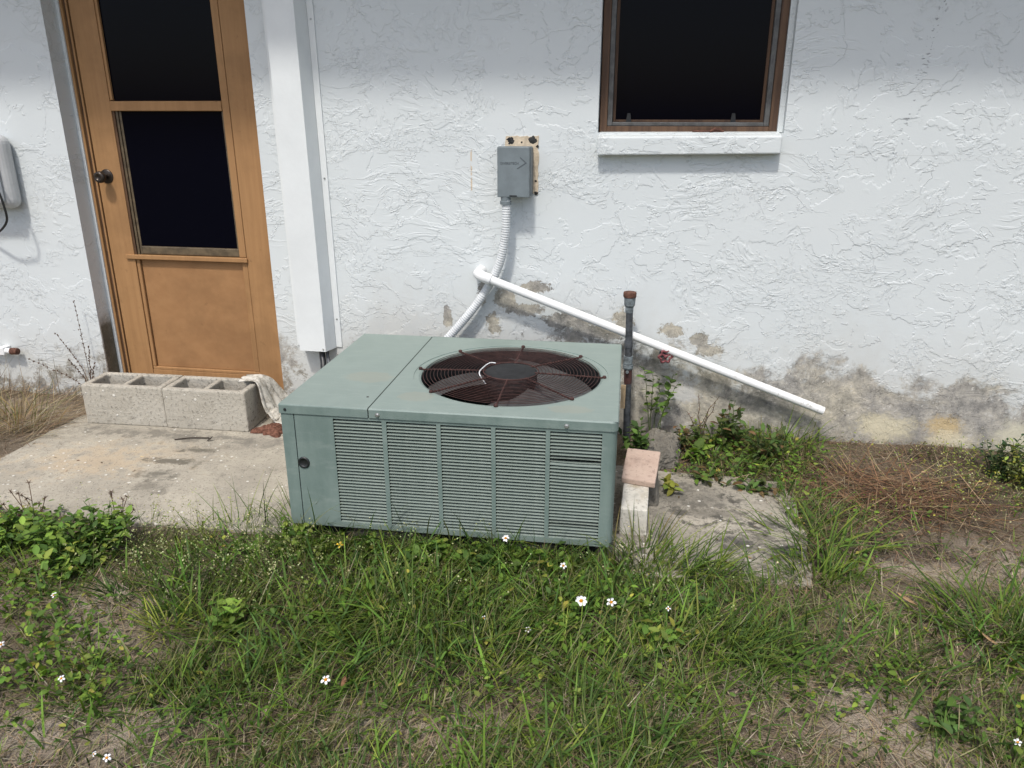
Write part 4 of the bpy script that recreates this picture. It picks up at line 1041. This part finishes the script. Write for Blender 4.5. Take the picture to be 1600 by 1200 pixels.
# broad, coarse grass blades
x, y = scatter(26000, GRASS, 1.5, .0, 1.0, 5, 21); n = len(x); g = field(GRASS, x, y)
gc = palette(n, [(.085, .160, .030), (.12, .205, .034), (.068, .125, .032)])
me = mesh_np('coarse_grass', *blades(base(x, y), (.07+.09*g)*rng.uniform(.6, 1.4, n), rng.uniform(.0045, .0085, n), rng.uniform(0, 2*PI, n), rng.uniform(.1, .6, n), rng.uniform(.2, .8, n), gc, gc*1.2), 'leaf')
tag(put('coarse_grass', me), 'broad bladed grass growing through the yard', 'grass', kind='stuff')
# matted clumps: rosettes of blades
cx_, cy_ = scatter(1100, GRASS, 2.0, .0, .6, 4, 81); m = 34; nc = len(cx_); sz = rng.uniform(.6, 1.3, nc); hue = palette(nc, GREENS, .25)
x = np.repeat(cx_, m)+rng.normal(0, .022, nc*m); y = np.repeat(cy_, m)+rng.normal(0, .018, nc*m); n = nc*m; k = free(x, y) & ~on_slab(x, y, .03)
yw = np.arctan2(y-np.repeat(cy_, m), x-np.repeat(cx_, m))+rng.normal(0, .6, n); gc = np.repeat(hue, m, 0)*rng.uniform(.7, 1.25, (n, 1)); hh = .115*np.repeat(sz, m)*rng.uniform(.5, 1.25, n)
me = mesh_np('grass_clumps', *blades(base(x, y)[k], hh[k], rng.uniform(.0026, .0062, n)[k], yw[k], rng.uniform(.15, .8, n)[k], rng.uniform(.2, .8, n)[k], gc[k], gc[k]*np.array([1.3, 1.15, .95])), 'leaf')
tag(put('grass_clumps', me), 'matted clumps of green grass all over the lawn', 'grass', kind='stuff')
# dry thatch and straw
x, y = scatter(110000, DRY, 1.35, .012, .7, 6, 31); n = len(x)
px_, py_ = topix(np.stack([x, y, 0*x], -1)); rus = (px_ > 1230) & (py_ < 880) | (py_ < 760)
gc = palette(n, STRAW, .22)*.75; rc = palette(n, RUSTY, .3)*.65; gc = np.where((rus & (rng.random(n) < .8))[:, None], rc, gc)
P = base(x, y); P[:, 2] += rng.uniform(0, .012, n)
me = mesh_np('dry_thatch', *blades(P, rng.uniform(.025, .12, n), rng.uniform(.0012, .0030, n), rng.uniform(0, 2*PI, n), rng.uniform(.75, 1.15, n), rng.uniform(-.1, .25, n), gc, gc, 3), 'straw')
tag(put('dry_thatch', me), 'dead straw coloured thatch lying on the soil', 'dry grass', kind='stuff')
# long brown straw heap by the wall, right
n = 620; c = onground(1400, 775); x = c[0]+rng.normal(0, .19, n); y = c[1]+rng.normal(0, .11, n); k = free(x, y) & (y < -.03); x, y = x[k], y[k]; n = len(x)
P = base(x, y); P[:, 2] += rng.uniform(0, .045, n)*np.exp(-((x-c[0])/.3)**2-((y-c[1])/.16)**2)
me = mesh_np('straw_heap', *blades(P, rng.uniform(.12, .36, n), rng.uniform(.0018, .0036, n), rng.normal(2.7, 1.0, n)+PI*rng.integers(0, 2, n), rng.uniform(.95, 1.17, n), rng.uniform(-.12, .12, n), palette(n, [(.17, .088, .047), (.24, .14, .075), (.10, .054, .034), (.35, .25, .15)], .3), None, 4), 'straw')
tag(put('straw_heap', me), 'matted long brown straw on dark earth by the stained wall', 'dry grass', kind='stuff')
# dry stalks left of the blocks
n = 900; x = rng.uniform(-3.4, -2.62, n); y = rng.uniform(-.62, -.02, n); P = base(x, y); P[:, 2] += rng.uniform(0, .03, n)
me = mesh_np('dry_stalks', *blades(P, rng.uniform(.08, .30, n), rng.uniform(.0018, .0036, n), rng.normal(.55, .6, n), np.where(rng.random(n) < .12, rng.uniform(.0, .35, n), rng.uniform(.85, 1.12, n)), rng.uniform(-.1, .2, n), palette(n, STRAW+RUSTY, .22)*.85, None, 4), 'straw')
tag(put('dry_stalks', me), 'flattened dry stalks beside the concrete pad and blocks', 'dry grass', kind='stuff')
# leafy ground cover
x, y = scatter(70000, LEAFY, 1.4, .0, 1.0, 6, 41); n = len(x); g = field(LEAFY, x, y)
P = base(x, y); P[:, 2] += rng.uniform(.004, .03, n)+g*rng.uniform(0, .065, n)
px_, py_ = topix(np.stack([x, y, 0*x], -1)); gc = palette(n, LEAFC); yl = rng.random(n) < np.where((px_ > 1290) & (py_ < 800), .8, .13); gc[yl] = palette(yl.sum(), YELLOWG)
Ls = rng.uniform(.008, .027, n)*(.65+.55*g)*np.where((px_ > 1290) & (py_ < 800), .55, 1)
me = mesh_np('ground_cover', *leaves(P, rng.uniform(0, 2*PI, n), rng.normal(.15, .4, n), Ls, Ls*rng.uniform(.45, .75, n), rng.normal(0, .4, n), gc), 'leaf')
tag(put('ground_cover', me), 'small leaved creeping weeds among the grass', 'weeds', kind='stuff')
# pale seed heads: tiny clusters on hair-thin stalks
SEED = np.zeros_like(GRASS); SEED[2:5, 2:6] = [[3, 3, 3, 2], [9, 9, 9, 5], [6, 9, 8, 3]]; SEED[3:6, 6:12] = 2; SEED[5, 3:5] = 3; SEED[1:3, 15:17] = 4; SEED /= 9
x, y = scatter(26000, SEED, 1.2, .03, .8, 6, 51); n = len(x); P = base(x, y); hh = rng.uniform(.06, .17, n); yw = rng.uniform(0, 2*PI, n)
sc = palette(n, [(.20, .21, .09), (.16, .19, .075)])
A1 = blades(P, hh, np.full(n, .0011), yw, rng.uniform(.05, .4, n), rng.uniform(.0, .3, n), sc*.7)
tips = A1[0].reshape(n, -1, 3)[:, -1]; m = 6; Q = np.repeat(tips, m, 0)+rng.normal(0, .012, (n*m, 3)); Q[:, 2] -= .008
s2 = palette(n*m, [(.33, .35, .16), (.42, .42, .23), (.26, .30, .12)]); L = rng.uniform(.0035, .0075, n*m)
A2 = leaves(Q, rng.uniform(0, 2*PI, n*m), rng.uniform(-1, 1, n*m), L, L*.8, rng.normal(0, .8, n*m), s2)
tag(put('seed_heads', mesh_np('seed_heads', *merge([A1, A2]), 'leaf')), 'pale seed heads of flowering grass beside the concrete pad', 'grass', kind='stuff')
# weeds crowding the foot of the unit
n = 1500; x = rng.uniform(-1.16, .0, n); y = -1.168+(x+1.12)*.0228-np.abs(rng.normal(0, .05, n)); P = base(x, y); P[:, 2] = np.maximum(P[:, 2], -.02); lg = rng.random(n)
hh = np.where(lg < .10, rng.uniform(.15, .28, n), rng.uniform(.05, .14, n))*(.55+.9*fbm(x, y, 6, 61)); gc = palette(n, GREENS+OLIVE[:2])
A1 = blades(P, hh, rng.uniform(.002, .0055, n), rng.uniform(PI*.95, PI*2.05, n), rng.uniform(.0, .45, n), rng.uniform(.1, .9, n), gc, gc*1.15)
n = 1500; x = rng.uniform(-1.14, .0, n); y = -1.18+(x+1.12)*.0228-np.abs(rng.normal(0, .045, n)); P = base(x, y); cl = fbm(x, y, 7, 63); k = cl > .46; x, y, P, cl = x[k], y[k], P[k], cl[k]; n = len(x)
P[:, 2] += rng.uniform(.01, .10, n)*(cl*1.7-.3); L = rng.uniform(.012, .034, n)
A2 = leaves(P, rng.uniform(PI, 2*PI, n), rng.normal(.15, .4, n), L, L*rng.uniform(.45, .75, n), rng.normal(0, .4, n), palette(n, LEAFC+YELLOWG[2:]))
tag(put('edge_weeds', mesh_np('edge_weeds', *merge([A1, A2]), 'leaf')), 'mixed grass and small weeds crowding the foot of the unit', 'weeds', kind='stuff')
# small debris on the slabs and soil
n = 2600; x = rng.uniform(-2.6, 2.2, n); y = rng.uniform(-2.3, -.03, n); k = free(x, y) & (~on_slab(x, y, .0) | (rng.random(n) < .10)); x, y = x[k], y[k]; n = len(x)
P = base(x, y); P[:, 2] += .004; L = rng.uniform(.006, .022, n)
me = mesh_np('leaf_litter', *leaves(P, rng.uniform(0, 2*PI, n), rng.normal(0, .15, n), L, L*rng.uniform(.2, .5, n), rng.normal(0, .4, n), palette(n, RUSTY+[(.09, .06, .04), (.45, .33, .18)], .3)*.8, .1), 'straw')
tag(put('leaf_litter', me), 'bits of dead leaf scattered over soil and concrete', 'leaf litter', kind='stuff')

# grass tufts that stand out
def tuft(px, py, nb, hmin, hmax, wd, label, spread=.05, lean=(.05, .6), cols=GREENS, yaw0=None, ysp=6.3):
    c = onground(px, py); x = rng.normal(0, spread, nb); y = rng.normal(0, spread*.7, nb)
    P = np.stack([x, y, np.zeros(nb)-.004], -1); gc = palette(nb, cols)
    yw = np.arctan2(y, x)+rng.normal(0, .7, nb) if yaw0 is None else rng.normal(yaw0, ysp, nb)
    V, F, K = blades(P, rng.uniform(hmin, hmax, nb), rng.uniform(.6, 1.2, nb)*wd, yw, rng.uniform(*lean, nb), rng.uniform(.2, .8, nb), gc, gc*np.array([1.3, 1.15, .9]))
    o = put('grass_tuft', mesh_np('grass_tuft', V, F, K, 'leaf')); z = float(gheight(np.array(c[0]), np.array(c[1]))); o.location = (c[0], c[1], max(z, -.03))
    return tag(o, label, 'grass tuft', 'grass tufts standing out of the yard')
tuft(1285, 850, 130, .10, .24, .0070, 'long green grass tuft at the end of the stained concrete pad', .085, (.3, .9))
tuft(1275, 900, 120, .08, .18, .0050, 'thin grass tuft growing just before the pad corner near the straw', .06)
tuft(1075, 895, 170, .12, .27, .0050, 'long bladed grass tuft leaning over the front edge of the stained pad', .06, (.2, .8), GREENS, .2, .8)
tuft(1005, 868, 90, .10, .22, .0045, 'pale grass tuft in front of the whitewashed brick', .05, (.0, .4), GREENS+OLIVE)
tuft(1555, 985, 190, .12, .26, .0075, 'broad dark green grass clump near the curled tan leaf', .09, (.25, .75))
tuft(1130, 1010, 150, .10, .22, .0055, 'dense grass tuft leaning out of the mown grass right of the daisies', .07, (.3, .8), GREENS, .3, .9)
tuft(385, 830, 60, .10, .24, .0035, 'sparse tall grass tuft at the front edge of the door pad', .06, (.0, .5))
tuft(640, 960, 150, .12, .24, .0060, 'lush grass tuft before the louvred front of the unit', .10, (.1, .7))
tuft(470, 830, 60, .12, .26, .0035, 'tall grass tuft at the left front corner of the unit', .035, (.0, .4))
tuft(30, 655, 160, .10, .26, .0036, 'drying green grass tuft by the wall left of the blocks', .09, (.1, .7), OLIVE+STRAW)
tuft(1220, 705, 170, .10, .26, .0050, 'olive grass tuft against the wall below the drain pipe end', .08, (.1, .8), OLIVE+GREENS)
tuft(475, 815, 9, .16, .26, .0050, 'dark red grass blades leaning on the corner of the unit', .02, (.1, .5), [(.075, .018, .022), (.10, .03, .03)], .5, .5)

# weeds with stems and leaves
def weed(name, label, loc, n_st, h, spread, nl, leaf, cols, cat='weed', ratio=.55, stemc='stem', group=None, up=.35, single=False, z=None, arch=.3, bare=.15):
    zz = float(gheight(np.array(loc[0]), np.array(loc[1]))) if z is None else z
    t = thing(name, label, cat, (loc[0], loc[1], zz), 0, group)
    mb = MB(); LP = []; LY = []; LPi = []
    for s in range(n_st):
        a = random.uniform(0, 2*PI); hh = h*random.uniform(.6, 1.05); sp = spread*random.uniform(.2, 1)
        b0 = (random.gauss(0, .15*spread), random.gauss(0, .10*spread)); pts = []
        for i in range(8):
            f = i/7; pts.append((b0[0]+math.cos(a)*sp*f**1.3+random.gauss(0, .004), b0[1]+math.sin(a)*sp*.75*f**1.3+random.gauss(0, .004), -.01+hh*(f-arch*.5*f*f)))
        mb.tube(pts, [.0026*(1-.65*i/7) for i in range(8)], 5)
        for k in range(nl):
            f = bare+(1-bare)*(k+random.random()*.7)/nl; f = min(f, 1); i = min(6, int(f*7)); g = f*7-i
            p = [pts[i][c]*(1-g)+pts[i+1][c]*g for c in range(3)]
            LP.append(p); LY.append(k*2.4+a+random.gauss(0, .4)); LPi.append(random.gauss(up, .35))
    mb.build('stems', stemc, t)
    n = len(LP); LP = np.array(LP); L = leaf*rng.uniform(.6, 1.15, n)
    if not single:
        V, F, K = leaves(LP, np.array(LY), np.array(LPi), L, L*ratio*rng.uniform(.85, 1.15, n), rng.normal(0, .3, n), palette(n, cols))
        o = put('foliage', mesh_np('foliage', V, F, K, 'leaf'), t); o['kind'] = 'stuff'
    else:
        prot = []
        for c in cols*2:
            V, F, K = leaves(np.zeros((1, 3)), np.zeros(1), np.zeros(1), np.ones(1), np.full(1, ratio), np.zeros(1), palette(1, [c]), .3); prot.append(mesh_np('leaf', V, F, K, 'leaf'))
        for i in range(n):
            o = put('leaf', random.choice(prot), t); o.location = LP[i]; o.rotation_euler = (random.gauss(0, .3), -LPi[i], LY[i]); o.scale = (L[i],)*3
    return t
GW = lambda px, py: onground(px, py)
DEEP = [(.075, .135, .032), (.095, .165, .036), (.06, .11, .03)]
DARKW = [(.05, .088, .026), (.065, .105, .03), (.085, .10, .035), (.13, .085, .04)]
FRESH = [(.15, .245, .042), (.12, .205, .038), (.19, .28, .048)]
weed('leafy_weed', 'tall thin leafy weed growing up the wall beside the standpipe', (.09, -.10), 5, .40, .11, 11, .044, DEEP+FRESH[:1], single=True, ratio=.62, z=.0, bare=.35)
weed('leafy_weed', 'dark bushy weed between the green unit and the rock', (.035, -.30), 10, .19, .085, 9, .042, DEEP, ratio=.65, z=-.01)
weed('leafy_weed', 'leafy weed clump rooted by the rock under the wall valve', (.23, -.15), 9, .16, .12, 9, .036, DARKW, ratio=.55, z=-.01)
weed('bright_weed', 'bright green broad leaved seedling beside the rock', (.275, -.27), 3, .09, .05, 5, .058, FRESH, ratio=.62, single=True, z=-.01, bare=.4)
for i, (px, py, lab) in enumerate([(1135, 700, 'bushy dark green weed against the wall below the middle of the drain pipe'), (1195, 725, 'wide leafy weed in front of the olive grass tuft by the wall'), (1180, 760, 'low leafy weed at the back edge of the stained pad'), (1110, 745, 'sprawling green weed over dead leaves behind the stained pad')]):
    p = GW(px, py); weed('leafy_weed', lab, p, 13, (.24, .22, .10, .12)[i], .13, 10, (.046, .044, .05, .046)[i], DARKW+DEEP[:1]+([FRESH[1]] if i > 1 else []), ratio=.42)
weed('yellow_weed', 'yellow green seedling on the stained pad beside the pink brick', GW(1047, 768), 4, .06, .05, 5, .040, YELLOWG, ratio=.6, single=True, z=-.003, bare=.4)
weed('yellow_weed', 'small yellowing weed beside the long tuft at the pad corner', GW(1243, 862), 5, .08, .06, 6, .040, YELLOWG+FRESH[:1], ratio=.5)
for i, (px, py, lab) in enumerate([(70, 868, 'bushy yellow green weed spilling over the left corner of the door pad'), (165, 850, 'upright leafy weed at the front edge of the door pad by the bare sand'), (20, 850, 'leafy weed clump left of the bushy yellow green weed'), (120, 880, 'low yellow leaved weed bordering the bare sand patch')]):
    weed('bushy_weed', lab, GW(px, py), 30, (.19, .19, .15, .12)[i], .15, 11, .036, FRESH+DEEP[:2]+([YELLOWG[0]] if i == 3 else []), ratio=.52)
for i, (px, py, lab) in enumerate([(1560, 745, 'dark blue green bushy weed at the foot of the stained wall'), (1595, 760, 'yellow green bushy weed beside the dark bushy weed by the wall')]):
    weed('bushy_weed', lab, GW(px, py), 20, (.20, .24)[i], .13, 14, .026, ([(.035, .065, .028), (.045, .075, .03)], YELLOWG+OLIVE)[i], ratio=.5)
for i, (px, py, lab) in enumerate([(360, 975, 'light green broad leaved weed in the grass near the bare sand'), (1480, 1130, 'green leafy weed on pale sand among thin grass'), (1030, 1010, 'yellow green leafy weed below the daisies'), (1100, 960, 'small green weed beside the dense grass tuft'), (760, 890, 'dark leafy weed before the centre of the louvred front'), (660, 880, 'green leafy weed before the left part of the louvred front')]):
    weed('bushy_weed', lab, GW(px, py), 10, .11, .10, 8, (.038, .034, .036, .03, .04, .04)[i], (FRESH, DEEP, YELLOWG+FRESH, DEEP+FRESH, DEEP, FRESH[:2]+DEEP)[i], ratio=.55)
for i, (px, py, lab) in enumerate([(1290, 672, 'wiry brown seeding weed standing beyond the drain pipe end'), (1090, 690, 'wiry dry weed before the wall left of the drain pipe')]):
    weed('wiry_weed', lab, GW(px, py), 5, .30, .10, 7, .012, RUSTY+OLIVE, ratio=.5, stemc='brownstem', bare=.45)
# seed stalks on the left: bur heads on bare stems
def bur_weed(loc, stems, label, z=-.02):
    t = thing('bur_weed', label, 'weed', (loc[0], loc[1], z)); mb = MB(); hd = []
    for (dx, dy, h) in stems:
        p = smooth_path([(0, 0, 0), (dx*.3, dy*.3, h*.5), (dx, dy, h)], 10); mb.tube(p, [.0022*(1-.5*i/len(p)) for i in range(len(p))], 5); hd.append(p[-1])
        for f in (.55, .75):
            q = p[int(f*(len(p)-1))]; e = (q[0]+random.uniform(-.05, .05), q[1]+random.uniform(-.03, .03), q[2]+.035); mb.tube([q, e], .0012, 4); hd.append(e)
    mb.build('stems', 'brownstem', t)
    for e in hd:
        s = MB()
        for k in range(14):
            v = Vector((random.gauss(0, 1), random.gauss(0, 1), random.gauss(.3, 1))).normalized()*random.uniform(.008, .013); s.tube([e, (e[0]+v.x, e[1]+v.y, e[2]+v.z)], [.0013, .0004], 3, False)
        s.build('bur_head', 'brownstem', t)
bur_weed(GW(60, 835), [(-.10, .03, .16), (-.04, .05, .19), (-.13, -.02, .12), (.02, .04, .14)], 'dark bur headed weed over the left corner of the door pad')
bur_weed(GW(185, 835), [(.02, .05, .14), (.06, .02, .11), (-.03, .04, .16)], 'dark bur headed weed at the front edge of the door pad')
def spike_weed(loc, stems, label):
    t = thing('dry_weed', label, 'weed', (loc[0], loc[1], -.02)); mb = MB(); hd = MB()
    for (dx, dy, h) in stems:
        p = smooth_path([(0, 0, 0), (dx*.25, dy*.3, h*.5), (dx, dy, h)], 22); mb.tube(p, [.0017*(1-.6*i/len(p)) for i in range(len(p))], 5)
        for q in p[10:]:
            for s in range(2):
                hd.lathe([(0, .005), (.0035, .0), (0, -.005)], 5, Matrix.Translation((q[0]+random.gauss(0, .003), q[1], q[2]+random.gauss(0, .004))))
    mb.build('stems', 'brownstem', t); hd.build('seed_spike', 'brownstem', t)
spike_weed((-2.72, -.05), [(-.01, .0, .52), (-.14, -.01, .36), (.04, -.02, .30), (-.30, -.03, .22), (.07, -.04, .22), (-.05, -.06, .24)], 'tall dry brown seed spikes standing before the wall beside the blocks')

# flowers
def flower(px, py, r, npet, label, z=.07, pet='petal', tilt=.5):
    g = onground(px, py, z); gz_ = float(gheight(np.array(g[0]), np.array(g[1])))
    t = thing('daisy', label, 'flower', (g[0], g[1], gz_), 0, 'daisies in the grass')
    A = Matrix.Translation((0, 0, z-gz_)) @ Matrix.Rotation(tilt, 4, 'X') @ Matrix.Rotation(random.gauss(0, .25), 4, 'Y')
    MB().tube(smooth_path([(.01, .03, 0), (.008, .015, (z-gz_)*.6), (0, 0, z-gz_)], 8), .0013, 5).build('stalk', 'stem', t)
    MB().lathe([(0, .0035*r/.012), (.22*r, .003*r/.012), (.34*r, 0)], 12, A).build('disc', 'disc' if pet == 'petal' else 'yellow', t)
    for k in range(npet):
        a = 2*PI*k/npet+random.gauss(0, .08); l = r*random.uniform(.88, 1.05); w2 = l*.30; B = A @ Matrix.Rotation(a, 4, 'Z')
        vs = [B @ Vector(v) for v in [(.2*l, -.05*l, 0), (.2*l, .05*l, 0), (.6*l, -w2, .002), (.6*l, w2, .002), (.92*l, -w2*.7, .0), (.92*l, w2*.7, 0), (l, 0, -.001)]]
        MB().add(vs, [(0, 2, 3, 1), (2, 4, 5, 3), (4, 6, 5)]).build('petal', pet, t)
flower(908, 939, .0175, 8, 'largest white daisy with eight full petals and orange centre')
flower(955, 941, .0145, 5, 'white daisy with five petals right of the largest daisy')
flower(880, 884, .012, 5, 'small white daisy nearest the louvred front in the grass')
flower(790, 841, .0135, 6, 'white daisy touching the bottom of the louvred front', .08)
flower(1044, 951, .008, 4, 'tiny white daisy bud beside the yellow green leafy weed')
flower(509, 1062, .0135, 5, 'lone white daisy in thin mown grass', .06)
for (px, py, lab) in [(96, 1060, 'tiny white flower in thin weeds below the bare sand patch'), (84, 930, 'tiny white flower at the edge of the bare sand by the bushy weeds'), (825, 984, 'tiny white flower in lush grass near the largest daisy'), (756, 966, 'tiny white flower in lush grass before the middle of the unit'), (1590, 1160, 'tiny white flower in leafy weeds beyond the pale bare sand'),
                      (2, 1007, 'tiny white flower among low creeping leaves, apart from the other flowers'), (167, 1184, 'tiny white flower on dry thatch, larger of a pair'), (147, 1178, 'tiny white flower on dry thatch, smaller of a pair')]:
    flower(px, py, .0068 if px == 147 else .0095, 5, lab, .035)
flower(531, 851, .0125, 4, 'small yellow flower by the lower edge of the unit', .05, 'yellow')

# fallen leaves
def fallen(px, py, L, mat, label, yaw, curl=.4):
    c = onground(px, py); z = -.002 if on_slab(np.array(c[0]), np.array(c[1]), .02) else float(gheight(np.array(c[0]), np.array(c[1])))+.02
    V, F, K = leaves(np.zeros((1, 3)), np.array([yaw]), np.array([.1]), np.array([L]), np.array([L*.42]), np.array([.2]), np.array([[.2, .1, .05]]), -curl)
    me = mesh_np('fallen_leaf', V, F, K, mat); o = put('fallen_leaf', me); o.location = (c[0], c[1], z+.005)
    s = o.modifiers.new('thick', 'SOLIDIFY'); s.thickness = .0008
    tag(o, label, 'leaf', 'fallen leaves')
fallen(1152, 888, .055, 'deadleaf', 'dark brown dead leaf on the front of the stained pad', 3.0)
fallen(1240, 813, .03, 'tanleaf', 'small orange leaf at the right edge of the stained pad', .2)
fallen(1560, 1010, .065, 'tanleaf', 'curled tan leaf lying by the broad grass clump', 2.9, .8)
fallen(1432, 950, .06, 'tanleaf', 'flat orange brown leaf on bare soil near the dry straw', 2.7)
fallen(533, 1080, .035, 'deadleaf', 'brown leaf in the grass beside the lone daisy', 1.6)
fallen(323, 690, .03, 'stick', 'black curled leaf at the tip of the twig', .6, .9)
